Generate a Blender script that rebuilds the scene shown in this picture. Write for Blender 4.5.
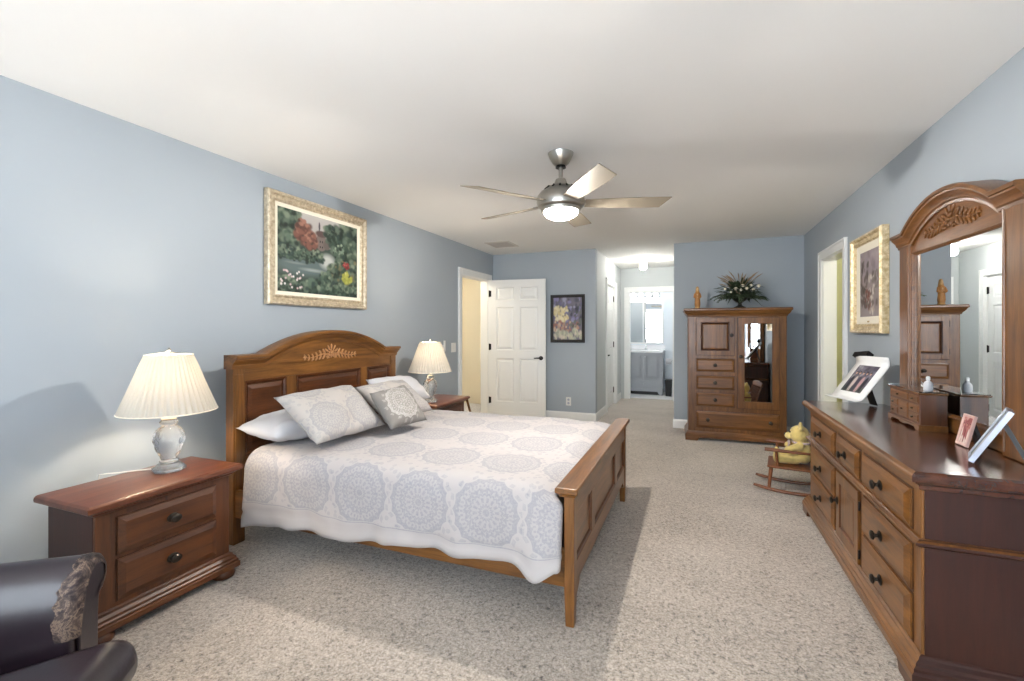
import bpy, bmesh, math, random
import numpy as np
from mathutils import Vector, Matrix, noise
PI = math.pi
R = math.radians
for o in list(bpy.data.objects):
    bpy.data.objects.remove(o)
sc = bpy.context.scene
COL = sc.collection

# ------------------------------------------------------------------ camera
H = 2.44                      # ceiling height
XL, XR, YF = -2.88, 1.23, 6.49   # left wall, right wall, far wall
YR = -1.45                    # rear wall, behind the camera
HALL_L, HALL_R, YH = -1.30, -0.255, 8.86
cam_d = bpy.data.cameras.new('camera')
cam = bpy.data.objects.new('camera', cam_d)
COL.objects.link(cam)
F_PX, HOR, VPX = 462.0, 329.0, 182.7
cam_d.sensor_fit = 'HORIZONTAL'
cam_d.sensor_width = 36.0
cam_d.lens = 36.0 * F_PX / 1024
cam_d.shift_y = (HOR - 340.5) / 1024
cam_d.clip_start = 0.05
cam.location = (0, 0, 1.307)
cam.rotation_euler = (PI / 2, 0, math.atan(VPX / F_PX))
sc.camera = cam

# ------------------------------------------------------------------ view, world, daylight
sc.view_settings.view_transform = 'Standard'
sc.view_settings.look = 'None'
sc.view_settings.gamma = 1
sc.view_settings.use_curve_mapping = False
sc.view_settings.exposure = 1.95
sc.cycles.max_bounces = 18
sc.cycles.diffuse_bounces = 12
sc.cycles.glossy_bounces = 5
sc.cycles.transmission_bounces = 8
sc.cycles.sample_clamp_indirect = 6.0
sc.cycles.caustics_refractive = False
sc.cycles.caustics_reflective = False
world = bpy.data.worlds.new('sky')
sc.world = world
world.use_nodes = True
bg = world.node_tree.nodes['Background']
bg.inputs[0].default_value = (0.80, 0.90, 1.0, 1)
SKY = 3.3
bg.inputs[1].default_value = SKY
FAN_E, LAMP_W, HALL_E, BATH_W, SIDE_W = 45.0, 4.5, 34.0, 2.5, 7.0
FAN_W = 46.0
WINDOWS = [(-2.45, -0.95, 0.55, 2.12), (-0.55, 0.95, 0.55, 2.12)]   # rear wall openings
for (x0, x1, z0, z1) in WINDOWS:
    l = bpy.data.lights.new('window_daylight', 'AREA')
    l.shape = 'RECTANGLE'; l.size = x1 - x0; l.size_y = z1 - z0
    l.cycles.is_portal = True
    lo = bpy.data.objects.new('window_daylight', l)
    COL.objects.link(lo)
    lo.location = ((x0 + x1) / 2, YR - 0.10, (z0 + z1) / 2)
    lo.rotation_euler = (PI / 2, 0, 0)     # faces the room

# added sun through the rear windows, its bounce off unseen carpet brightens the ceiling
sun_d = bpy.data.lights.new('sun', 'SUN')
sun_d.energy = 22.0; sun_d.angle = R(0.6); sun_d.color = (0.98, 0.98, 1.0)
sun = bpy.data.objects.new('sun', sun_d)
COL.objects.link(sun)
sun.rotation_euler = Vector((0.10, math.cos(R(58)), -math.sin(R(58)))).to_track_quat('-Z', 'Y').to_euler()


def point(name, loc, watts, col, r=0.04):
    l = bpy.data.lights.new(name, 'POINT')
    l.energy = watts; l.color = col; l.shadow_soft_size = r
    o = bpy.data.objects.new(name, l)
    COL.objects.link(o); o.location = loc
    return o


# ------------------------------------------------------------------ colour + materials
def S(r, g, b):
    def f(c):
        c /= 255.0
        return c / 12.92 if c <= 0.04045 else ((c + 0.055) / 1.055) ** 2.4
    return (f(r), f(g), f(b), 1.0)


class NT:
    """small node-tree writer"""
    def __init__(s, name):
        s.m = bpy.data.materials.new(name); s.m.use_nodes = True
        s.t = s.m.node_tree; s.t.nodes.clear()
        s.out = s.t.nodes.new('ShaderNodeOutputMaterial')

    def n(s, kind, **kw):
        nd = s.t.nodes.new('ShaderNode' + kind)
        for k, v in kw.items():
            setattr(nd, k, v)
        return nd

    def set(s, sock, v):
        if hasattr(v, 'is_output') or isinstance(v, bpy.types.NodeSocket):
            s.t.links.new(v, sock)
        else:
            sock.default_value = v

    def math(s, op, a, b=None, c=None, clamp=False):
        nd = s.n('Math', operation=op, use_clamp=clamp)
        s.set(nd.inputs[0], a)
        if b is not None: s.set(nd.inputs[1], b)
        if c is not None: s.set(nd.inputs[2], c)
        return nd.outputs[0]

    def mix(s, f, a, b):
        nd = s.n('Mix', data_type='RGBA')
        s.set(nd.inputs[0], f); s.set(nd.inputs[6], a); s.set(nd.inputs[7], b)
        return nd.outputs[2]

    def coord(s, which='Object', scale=(1, 1, 1), loc=(0, 0, 0)):
        tc = s.n('TexCoord'); mp = s.n('Mapping')
        s.t.links.new(tc.outputs[which], mp.inputs[0])
        mp.inputs['Scale'].default_value = scale
        mp.inputs['Location'].default_value = loc
        return mp.outputs[0]

    def noise(s, vec, scale=5, detail=4, rough=0.5, dist=0.0):
        nd = s.n('TexNoise')
        s.set(nd.inputs['Vector'], vec)
        nd.inputs['Scale'].default_value = scale; nd.inputs['Detail'].default_value = detail
        nd.inputs['Roughness'].default_value = rough; nd.inputs['Distortion'].default_value = dist
        return nd.outputs[0]

    def ramp(s, fac, stops):
        nd = s.n('ValToRGB'); s.set(nd.inputs[0], fac)
        e = nd.color_ramp.elements
        while len(e) < len(stops): e.new(0.5)
        for i, (p, c) in enumerate(stops):
            e[i].position = p; e[i].color = c
        return nd.outputs[0]

    def bump(s, h, strength=0.3, dist=0.01):
        nd = s.n('Bump'); s.set(nd.inputs['Height'], h)
        nd.inputs['Strength'].default_value = strength; nd.inputs['Distance'].default_value = dist
        return nd.outputs[0]

    def principled(s, col, rough=0.5, metal=0.0, spec=0.5, normal=None, **kw):
        p = s.n('BsdfPrincipled')
        s.set(p.inputs['Base Color'], col); s.set(p.inputs['Roughness'], rough)
        s.set(p.inputs['Metallic'], metal); s.set(p.inputs['Specular IOR Level'], spec)
        if normal is not None: s.set(p.inputs['Normal'], normal)
        for k, v in kw.items():
            s.set(p.inputs[k.replace('_', ' ')], v)
        s.t.links.new(p.outputs[0], s.out.inputs[0])
        s.p = p
        return s.m


def plain(name, col, rough=0.5, metal=0.0, spec=0.5, vary=0.06, scale=12, bump=0.0, bscale=60, **kw):
    t = NT(name)
    v = t.coord()
    f = t.noise(v, scale, 4)
    d = tuple(c * (1 - vary) for c in col[:3]) + (1,)
    l = tuple(min(1, c * (1 + vary)) for c in col[:3]) + (1,)
    nrm = t.bump(t.noise(v, bscale, 3), bump, 0.004) if bump else None
    return t.principled(t.mix(f, d, l), rough, metal, spec, nrm, **kw)


def wood(name, dark, light, axis='x', rough=0.34, fig=1.0, coat=0.25):
    t = NT(name)
    sc_ = {'x': (1.1, 14, 14), 'y': (14, 1.1, 14), 'z': (14, 14, 1.1)}[axis]
    v = t.coord('Object', sc_)
    a = t.noise(v, 1.4 * fig, 6, 0.6, 1.2)
    sc2 = tuple(c * 6 for c in sc_)
    b = t.noise(t.coord('Object', sc2), 2.0, 3, 0.6)
    big = t.noise(t.coord('Object'), 2.3, 3, 0.5)
    f = t.math('ADD', t.math('MULTIPLY', a, 0.62), t.math('MULTIPLY', b, 0.2))
    f = t.math('ADD', f, t.math('MULTIPLY', big, 0.22))
    c = t.ramp(f, [(0.34, dark), (0.72, light)])
    return t.principled(c, rough, 0, 0.5, t.bump(b, 0.08, 0.002), Coat_Weight=coat, Coat_Roughness=0.18)


WOODC = (S(64, 36, 12), S(148, 97, 44))
M = {}
for ax in 'xyz':
    M['mid_' + ax] = wood('brown_glazed_wood_' + ax, S(60, 34, 13), S(142, 92, 43), axis=ax)
    M['wood_' + ax] = wood('honey_wood_' + ax, *WOODC, axis=ax)
    M['red_' + ax] = wood('red_brown_wood_' + ax, S(46, 23, 9), S(112, 63, 30), axis=ax, fig=0.8)
    M['dark_' + ax] = wood('dark_brown_wood_' + ax, S(40, 15, 8), S(70, 30, 16), axis=ax, fig=0.8, rough=0.45, coat=0.08)  # darker, redder wood tone, used among others on the case ends
    M['top_' + ax] = wood('polished_top_wood_' + ax, S(64, 31, 17), S(122, 68, 42), axis=ax, fig=0.7, rough=0.28, coat=0.25)
M['groove'] = plain('dark_glaze_wood', S(62, 32, 15), 0.45)
M['wall'] = plain('blue_grey_wall_paint', S(167, 176, 184), 0.75, vary=0.015, scale=3, bump=0.05, bscale=220)
M['hallwall'] = plain('pale_grey_wall_paint', S(196, 201, 202), 0.75, vary=0.015, scale=3)
M['ceil'] = plain('white_ceiling_paint', S(240, 239, 236), 0.9, vary=0.01, scale=2, bump=0.06, bscale=150)
M['white'] = plain('white_trim_paint', S(234, 235, 234), 0.4, vary=0.01)
M['plastic'] = plain('white_plastic', S(228, 228, 224), 0.35, vary=0.01)
M['green'] = plain('yellow_green_wall_paint', S(198, 198, 156), 0.8, vary=0.03)
M['cream'] = plain('cream_wall_paint', S(228, 216, 190), 0.8, vary=0.05, scale=3)
M['black'] = plain('black_metal', S(34, 32, 32), 0.4, 0.6)
M['blackp'] = plain('black_plastic', S(24, 24, 26), 0.45)
M['bronze'] = plain('dark_bronze', S(66, 60, 54), 0.32, 0.85)
M['nickel'] = plain('brushed_nickel', S(178, 174, 166), 0.28, 1.0, vary=0.04)
M['blade'] = plain('silver_maple_blade', S(146, 136, 120), 0.45, 0.25, vary=0.05, scale=4)
M['chrome'] = plain('chrome', S(215, 218, 220), 0.12, 1.0)
M['greyvan'] = plain('grey_cabinet_paint', S(164, 168, 174), 0.45, vary=0.02)
M['tile'] = plain('pale_bath_floor', S(226, 226, 226), 0.3, vary=0.03)
M['counter'] = plain('white_stone', S(232, 232, 234), 0.25, vary=0.03)
M['bathwall'] = plain('bright_bath_wall', S(225, 232, 238), 0.7, vary=0.01)
M['sheet'] = plain('white_cotton', S(205, 205, 209), 0.9, vary=0.03, bump=0.25, bscale=14)
M['grout'] = plain('brass_tag', S(170, 140, 70), 0.3, 1.0)
M['statue'] = plain('carved_golden_wood', S(190, 148, 92), 0.5, vary=0.35, scale=30)
M['statue_robe'] = plain('ochre_robe', S(178, 126, 72), 0.55, vary=0.4, scale=26)
M['skinwood'] = plain('pale_carved_face', S(206, 170, 126), 0.5, vary=0.1)
M['urn'] = plain('dark_urn', S(38, 38, 34), 0.35, vary=0.3)
M['leaf'] = plain('dark_leaf', S(52, 66, 44), 0.6, vary=0.5, scale=18)
M['leaf2'] = plain('grey_green_leaf', S(92, 108, 82), 0.65, vary=0.4, scale=18)
M['straw'] = plain('dried_straw', S(146, 126, 104), 0.8, vary=0.25, scale=20)
M['petal'] = plain('cream_petal', S(236, 230, 214), 0.7, vary=0.08)
M['plush'] = plain('golden_plush', S(218, 194, 120), 0.95, vary=0.25, scale=38, bump=0.9, bscale=130, Sheen_Weight=0.4)
M['plush2'] = plain('pale_plush', S(228, 206, 132), 0.95, vary=0.15, scale=40, bump=0.8, bscale=130, Sheen_Weight=0.4)
M['nose'] = plain('dark_plastic_nose', S(40, 28, 22), 0.3)
M['ribbon'] = plain('checked_ribbon', S(196, 176, 176), 0.7, vary=0.5, scale=60)
M['rocker'] = wood('walnut_rocker', S(84, 46, 24), S(144, 88, 52), axis='x')
M['paper'] = plain('glossy_white_card', S(238, 238, 236), 0.3, vary=0.01)
M['paleblue'] = plain('silver_frame', S(176, 182, 196), 0.3, 0.5)
M['cord'] = plain('white_cord', S(225, 225, 220), 0.5)


def gold_mat(name, a, b):
    t = NT(name)
    v = t.coord()
    f = t.noise(v, 34, 5, 0.65)
    c = t.ramp(f, [(0.35, a), (0.6, b), (0.72, S(250, 236, 204))])
    return t.principled(c, 0.38, 0.35, 0.5, t.bump(t.noise(v, 90, 3), 0.35, 0.004))


M['gold'] = gold_mat('antique_gold', S(176, 158, 132), S(214, 200, 174))
M['gold2'] = gold_mat('bright_gold', S(190, 164, 116), S(232, 214, 176))
M['linen'] = plain('cream_liner', S(240, 232, 214), 0.8, vary=0.02)
M['blackframe'] = plain('black_frame', S(44, 40, 38), 0.35)


def mirror_mat():
    t = NT('mirror_glass')
    return t.principled((0.9, 0.92, 0.93, 1), 0.0, 1.0)


M['mirror'] = mirror_mat()


def glass_mat(name, col=(0.97, 0.98, 0.99, 1), rough=0.03):
    t = NT(name)
    return t.principled(col, rough, 0, 0.5, Transmission_Weight=1.0, IOR=1.45)


M['glass'] = glass_mat('clear_glass')


def pane_mat():
    t = NT('window_pane')
    g = t.n('BsdfGlossy'); g.inputs['Roughness'].default_value = 0.0
    tr = t.n('BsdfTransparent'); mx = t.n('MixShader'); mx.inputs[0].default_value = 0.06
    t.t.links.new(tr.outputs[0], mx.inputs[1]); t.t.links.new(g.outputs[0], mx.inputs[2])
    t.t.links.new(mx.outputs[0], t.out.inputs[0])
    return t.m


M['pane'] = pane_mat()


def crystal_mat():
    t = NT('cut_crystal')
    v = t.coord()
    p = t.principled((0.95, 0.96, 0.97, 1), 0.03, 0, 0.8, Transmission_Weight=0.88, IOR=1.38)
    return p


M['crystal'] = crystal_mat()


def emit(name, col, strength):
    t = NT(name)
    e = t.n('Emission'); e.inputs[0].default_value = col; e.inputs[1].default_value = strength
    t.t.links.new(e.outputs[0], t.out.inputs[0])
    return t.m




def bowl_mat():
    t = NT('lit_frosted_bowl')
    e = t.n('Emission'); e.inputs[0].default_value = (1.0, 0.95, 0.88, 1); e.inputs[1].default_value = FAN_E
    tr = t.n('BsdfTransparent'); tr.inputs[0].default_value = (1, 0.98, 0.95, 1)
    mx = t.n('MixShader'); mx.inputs[0].default_value = 0.45
    t.t.links.new(tr.outputs[0], mx.inputs[1]); t.t.links.new(e.outputs[0], mx.inputs[2])
    t.t.links.new(mx.outputs[0], t.out.inputs[0])
    return t.m


M['bowl'] = bowl_mat()
M['globe'] = emit('lit_globe', (1.0, 0.95, 0.88, 1), HALL_E)
M['bathbulb'] = emit('lit_bath_bulb', (1.0, 0.96, 0.92, 1), 6)


def shade_mat():
    t = NT('pleated_shade_fabric')
    d = t.n('BsdfDiffuse'); d.inputs[0].default_value = S(246, 240, 228)
    tl = t.n('BsdfTranslucent'); tl.inputs[0].default_value = S(62, 58, 51)
    mx = t.n('MixShader'); mx.inputs[0].default_value = 0.5
    t.t.links.new(d.outputs[0], mx.inputs[1]); t.t.links.new(tl.outputs[0], mx.inputs[2])
    t.t.links.new(mx.outputs[0], t.out.inputs[0])
    return t.m


M['shade'] = shade_mat()


def carpet_mat():
    t = NT('beige_shag_carpet')
    v = t.coord()
    a = t.noise(v, 52, 5, 0.72, 1.0)
    b = t.noise(v, 170, 3, 0.7)
    vo = t.n('TexVoronoi'); t.t.links.new(v, vo.inputs['Vector']); vo.inputs['Scale'].default_value = 85.0
    big = t.noise(v, 1.6, 3, 0.5, 0.5)
    lanes = t.noise(t.coord('Object', (0.25, 2.6, 1)), 1.0, 2, 0.4, 0.3)
    f = t.math('ADD', t.math('MULTIPLY', a, 0.6), t.math('MULTIPLY', b, 0.4))
    f = t.math('SUBTRACT', f, t.math('MULTIPLY', t.math('SUBTRACT', vo.outputs['Distance'], 0.4), 0.14))
    f = t.math('ADD', f, t.math('MULTIPLY', t.math('SUBTRACT', big, 0.5), 0.12))
    f = t.math('ADD', f, t.math('MULTIPLY', t.math('SUBTRACT', lanes, 0.5), 0.08))
    c = t.ramp(f, [(0.34, S(80, 71, 62)), (0.43, S(156, 143, 129)), (0.54, S(190, 177, 163)), (0.66, S(222, 212, 200))])
    return t.principled(c, 1.0, 0, 0.1, t.bump(f, 0.5, 0.02), Sheen_Weight=0.55, Sheen_Roughness=0.45)


M['carpet'] = carpet_mat()


def leather_mat():
    t = NT('dark_aubergine_leather')
    v = t.coord()
    f = t.noise(v, 7, 4)
    c = t.mix(f, S(24, 16, 22), S(46, 34, 41))
    return t.principled(c, 0.30, 0, 0.6, t.bump(t.noise(v, 110, 4), 0.12, 0.002))


M['leather'] = leather_mat()


def worn_mat():
    t = NT('cracked_worn_leather')
    v = t.coord()
    f = t.noise(v, 16, 6, 0.7, 0.8)
    c = t.ramp(f, [(0.32, S(14, 10, 10)), (0.42, S(44, 32, 32)), (0.50, S(84, 68, 62)), (0.535, S(128, 108, 90)),
                   (0.57, S(74, 58, 54)), (0.66, S(26, 18, 20))])
    return t.principled(c, 0.6, 0, 0.4, t.bump(f, 0.8, 0.01))


M['worn'] = worn_mat()


def medallion_mat(name, base, pat, cell=(0.36, 0.42), radius=0.165, off=(0, 0), hem=None, filler=True, k=1.0):
    t = NT(name)
    raw = t.n('SeparateXYZ'); t.t.links.new(t.n('TexCoord').outputs['UV'], raw.inputs[0])
    u = t.math('MULTIPLY_ADD', raw.outputs[0], 1 / cell[0], off[0]); v = t.math('MULTIPLY_ADD', raw.outputs[1], 1 / cell[1], off[1])
    px = t.math('MULTIPLY', t.math('SUBTRACT', t.math('FRACT', u), 0.5), cell[0])
    py = t.math('MULTIPLY', t.math('SUBTRACT', t.math('FRACT', v), 0.5), cell[1])
    r = t.math('DIVIDE', t.math('SQRT', t.math('ADD', t.math('MULTIPLY', px, px), t.math('MULTIPLY', py, py))), radius)
    th = t.math('ARCTAN2', py, px)
    sn = lambda n_, ph=0.0: t.math('SINE', t.math('MULTIPLY_ADD', th, n_, ph))
    band = lambda a, b, x: t.math('MULTIPLY', t.math('GREATER_THAN', x, a), t.math('LESS_THAN', x, b))
    scal = t.math('MULTIPLY_ADD', t.math('ABSOLUTE', sn(8)), 0.07, r)          # scalloped radius
    scal2 = t.math('MULTIPLY_ADD', t.math('ABSOLUTE', sn(12)), -0.06, r)
    m = band(0.93, 1.03, scal)
    for a, b, x in ((0.80, 0.86, scal2), (0.64, 0.70, scal), (0.42, 0.48, scal2), (0.20, 0.27, scal), (0.0, 0.10, r)):
        m = t.math('MAXIMUM', m, band(a, b, x))
    pet = t.math('MULTIPLY', band(0.86, 0.95, scal), t.math('GREATER_THAN', sn(32), 0.0))
    pet2 = t.math('MULTIPLY', band(0.50, 0.64, scal2), t.math('GREATER_THAN', sn(24, 0.6), -0.1))
    pet3 = t.math('MULTIPLY', band(0.28, 0.41, r), t.math('GREATER_THAN', sn(14), 0.0))
    pet4 = t.math('MULTIPLY', band(0.71, 0.79, r), t.math('GREATER_THAN', sn(40, 0.3), 0.1))
    for q in (pet, pet2, pet3, pet4): m = t.math('MAXIMUM', m, q)
    rag = t.math('MULTIPLY', band(1.08, 1.20, scal), t.math('GREATER_THAN', sn(16), 0.35))
    m = t.math('MAXIMUM', m, t.math('MULTIPLY', rag, 0.8))
    wash = t.math('MULTIPLY', t.math('LESS_THAN', scal, 1.03), 0.24)
    m = t.math('ADD', t.math('MULTIPLY', m, 0.56), wash, clamp=True)
    if filler:
        vo = t.n('TexVoronoi'); t.t.links.new(t.n('TexCoord').outputs['UV'], vo.inputs['Vector']); vo.inputs['Scale'].default_value = 26.0
        dots = t.math('MULTIPLY', t.math('LESS_THAN', vo.outputs['Distance'], 0.34), t.math('GREATER_THAN', scal, 1.12))
        m = t.math('ADD', m, t.math('MULTIPLY', dots, 0.42), clamp=True)
    if hem:
        av = t.math('ABSOLUTE', raw.outputs[1])
        m = t.math('MULTIPLY', m, t.math('LESS_THAN', av, hem))
        m = t.math('MAXIMUM', m, t.math('MULTIPLY', band(hem + 0.004, hem + 0.009, av), 0.8))
    nz = t.noise(t.coord('UV'), 90, 4, 0.7)
    m = t.math('MULTIPLY', m, t.math('MULTIPLY_ADD', nz, 2.2, -0.25), clamp=True)
    c = t.mix(m, base, pat)
    return t.principled(c, 0.9, 0, 0.2, t.bump(t.noise(t.coord('UV'), 400, 2), 0.2, 0.002), Sheen_Weight=0.1)


M['comforter'] = medallion_mat('medallion_comforter', S(184, 178, 176), S(152, 151, 157), off=(0.203, -0.25), hem=1.09)
M['sham'] = medallion_mat('medallion_sham', S(182, 176, 171), S(152, 151, 154), cell=(0.30, 0.34), radius=0.14, off=(0.2, 0.1))
M['accent'] = medallion_mat('grey_medallion_pillow', S(128, 124, 120), S(184, 180, 176), cell=(0.46, 0.46), radius=0.145, off=(0.0, 0.0), filler=False)


# ------------------------------------------------------------------ painted canvases (flat pictures)
def canvas_mat():
    t = NT('printed_picture')
    a = t.n('VertexColor'); a.layer_name = 'paint'
    return t.principled(a.outputs[0], 0.45, 0, 0.3)


M['print'] = canvas_mat()


class Paint:
    def __init__(s, w, h, base):
        s.w, s.h = w, h
        s.a = np.zeros((h, w, 3)); s.a[:] = base[:3]
        yy, xx = np.mgrid[0:h, 0:w]
        s.u = (xx + 0.5) / w; s.v = (yy + 0.5) / h      # v: 0 bottom, 1 top

    def dab(s, u, v, ru, rv, col, soft=0.35, al=1.0, rot=0.0):
        du, dv = s.u - u, s.v - v
        c, n = math.cos(rot), math.sin(rot)
        a, b = (du * c + dv * n) / ru, (-du * n + dv * c) / rv
        d = np.sqrt(a * a + b * b)
        m = np.clip((1 - d) / soft, 0, 1)[..., None] * al
        s.a = s.a * (1 - m) + np.array(col[:3]) * m

    def band(s, v0, v1, c0, c1):
        f = np.clip((s.v - v0) / (v1 - v0), 0, 1)[..., None]
        m = ((s.v >= v0) & (s.v <= v1))[..., None]
        s.a = np.where(m, np.array(c0[:3]) * (1 - f) + np.array(c1[:3]) * f, s.a)

    def scatter(s, rnd, n, box, rng, cols, al=0.9, soft=0.5):
        for _ in range(n):
            u = rnd.uniform(box[0], box[1]); v = rnd.uniform(box[2], box[3])
            r = rnd.uniform(*rng)
            s.dab(u, v, r, r * s.w / s.h * rnd.uniform(0.6, 1.2), rnd.choice(cols), soft, al, rnd.uniform(0, 3))


def garden_painting():
    p = Paint(150, 120, S(64, 78, 70)); rnd = random.Random(4)
    p.band(0.62, 1, S(166, 160, 154), S(186, 182, 178))
    G = [S(44, 58, 50), S(62, 80, 68), S(80, 98, 84), S(36, 46, 42), S(98, 112, 98), S(54, 70, 66)]
    L = [S(112, 126, 108), S(132, 144, 124), S(92, 110, 96)]

    def bush(u, v, r, cols, hi, n=60):
        r *= 1.22; p.dab(u, v, r * 0.95, r * 1.1, S(50, 62, 54), 0.35, 0.95)
        for _ in range(n):
            a = rnd.uniform(0, 6.28); q = r * math.sqrt(rnd.random())
            du, dv = q * math.cos(a), q * math.sin(a) * 1.2
            c = rnd.choice(hi) if (dv > r * 0.1 and rnd.random() < 0.45) else rnd.choice(cols)
            k = rnd.uniform(0.16, 0.36) * r + 0.006
            p.dab(u + du, v + dv, k, k * 1.2, c, 0.6, 0.9)
    p.dab(0.30, 0.34, 0.45, 0.16, S(96, 110, 110), 0.5)
    p.dab(0.58, 0.44, 0.13, 0.13, S(196, 198, 194), 0.6, 0.9, 0.7); p.dab(0.40, 0.30, 0.20, 0.03, S(160, 168, 164), 0.8, 0.8)
    p.dab(0.20, 0.36, 0.16, 0.02, S(130, 140, 138), 0.8, 0.8)
    p.dab(0.50, 0.68, 0.075, 0.12, S(118, 106, 102), 0.12); p.dab(0.50, 0.79, 0.085, 0.05, S(92, 74, 72), 0.3); p.dab(0.57, 0.66, 0.05, 0.07, S(104, 94, 90), 0.2); p.dab(0.475, 0.88, 0.013, 0.07, S(90, 84, 88), 0.3)
    for (u, v) in ((0.485, 0.69), (0.515, 0.69), (0.485, 0.62), (0.515, 0.62)): p.dab(u, v, 0.008, 0.018, S(52, 48, 52), 0.3)
    for (u, v, r) in ((0.04, 0.86, 0.12), (0.10, 0.72, 0.13), (0.16, 0.90, 0.09), (0.06, 0.58, 0.10), (0.20, 0.60, 0.09)): bush(u, v, r, G, L)
    for (u, v, r) in ((0.70, 0.74, 0.12), (0.82, 0.86, 0.12), (0.94, 0.72, 0.11), (0.88, 0.58, 0.09), (0.62, 0.84, 0.07), (0.98, 0.90, 0.10)): bush(u, v, r, G, L)
    for (u, v, r) in ((0.30, 0.74, 0.09), (0.36, 0.66, 0.07), (0.27, 0.83, 0.06)): bush(u, v, r, [S(104, 72, 64), S(128, 88, 76), S(86, 60, 56)], [S(160, 116, 100)])
    for k in range(9): bush(0.04 + 0.055 * k, 0.47 + 0.02 * math.sin(k * 2), 0.05, G, L, 26)
    bush(0.735, 0.58, 0.06, G, [S(150, 164, 142), S(128, 146, 126)], 70); bush(0.735, 0.68, 0.035, G, [S(150, 164, 142)], 30)
    for (u, v, r) in ((0.66, 0.30, 0.08), (0.76, 0.40, 0.07), (0.94, 0.40, 0.08), (0.56, 0.22, 0.06), (0.90, 0.20, 0.09)): bush(u, v, r, G + [S(116, 112, 84)], L)
    for k in range(12): bush(0.04 + 0.085 * k, 0.07 + 0.03 * math.sin(k * 1.7), 0.07, G, L, 44)
    for _ in range(26):
        p.dab(rnd.uniform(0.02, 0.28), rnd.uniform(0.05, 0.26), 0.014, 0.018, rnd.choice([S(226, 214, 212), S(206, 180, 182), S(232, 228, 226)]), 0.6)
    bush(0.85, 0.27, 0.055, [S(150, 154, 70), S(176, 176, 88)], [S(206, 204, 124)], 40)
    bush(0.84, 0.43, 0.035, [S(120, 48, 50), S(150, 62, 62)], [S(184, 96, 92)], 24)
    return p


def street_painting():
    p = Paint(70, 90, S(120, 116, 128)); rnd = random.Random(9)
    p.scatter(rnd, 90, (0, 1, 0.45, 1.0), (0.05, 0.10), [S(112, 108, 138), S(140, 134, 176), S(104, 102, 114), S(164, 164, 190), S(90, 88, 100)], 0.8)
    p.scatter(rnd, 60, (0.05, 0.5, 0.45, 0.78), (0.04, 0.09), [S(220, 208, 164), S(230, 220, 184), S(210, 194, 144)], 0.85)
    p.scatter(rnd, 50, (0, 0.9, 0.2, 0.42), (0.04, 0.08), [S(176, 120, 104), S(190, 150, 130), S(150, 110, 104), S(206, 184, 160)], 0.8)
    p.scatter(rnd, 50, (0, 1, 0.0, 0.22), (0.05, 0.1), [S(198, 196, 170), S(176, 178, 156), S(160, 164, 150), S(214, 204, 186)], 0.8)
    p.scatter(rnd, 24, (0.55, 1, 0.3, 0.75), (0.04, 0.08), [S(84, 92, 86), S(110, 116, 110), S(70, 70, 82)], 0.8)
    return p


def flower_painting():
    p = Paint(64, 100, S(150, 138, 138)); rnd = random.Random(12)
    p.scatter(rnd, 60, (0, 1, 0.5, 1.0), (0.08, 0.16), [S(150, 138, 146), S(170, 156, 160), S(132, 118, 124)], 0.7)
    p.scatter(rnd, 50, (0.05, 0.45, 0.15, 0.85), (0.04, 0.09), [S(64, 56, 50), S(84, 74, 66), S(104, 92, 84)], 0.85)
    p.scatter(rnd, 30, (0.45, 0.75, 0.05, 0.6), (0.05, 0.09), [S(196, 186, 176), S(216, 208, 198), S(180, 164, 152)], 0.8)
    p.scatter(rnd, 30, (0.2, 0.6, 0.1, 0.4), (0.04, 0.07), [S(116, 62, 54), S(140, 88, 70), S(70, 52, 44)], 0.8)
    p.scatter(rnd, 24, (0.6, 1, 0.2, 0.7), (0.05, 0.08), [S(96, 84, 78), S(120, 110, 100)], 0.8)
    return p


def group_photo(seed, pal, n=5):
    p = Paint(56, 56, pal[0]); rnd = random.Random(seed)
    p.scatter(rnd, 40, (0, 1, 0.5, 1), (0.08, 0.16), pal[1], 0.8)
    p.scatter(rnd, 20, (0, 1, 0, 0.2), (0.08, 0.16), pal[2], 0.8)
    for i in range(n):
        u = 0.16 + 0.68 * i / (n - 1)
        body = pal[3][i % len(pal[3])]
        p.dab(u, 0.36, 0.085, 0.26, body, 0.25)
        p.dab(u - 0.03, 0.14, 0.03, 0.16, body, 0.3); p.dab(u + 0.03, 0.14, 0.03, 0.16, body, 0.3)
        p.dab(u, 0.70, 0.042, 0.058, S(206, 164, 140), 0.3)
        p.dab(u, 0.745, 0.044, 0.03, S(52, 40, 34), 0.4)
    return p


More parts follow.
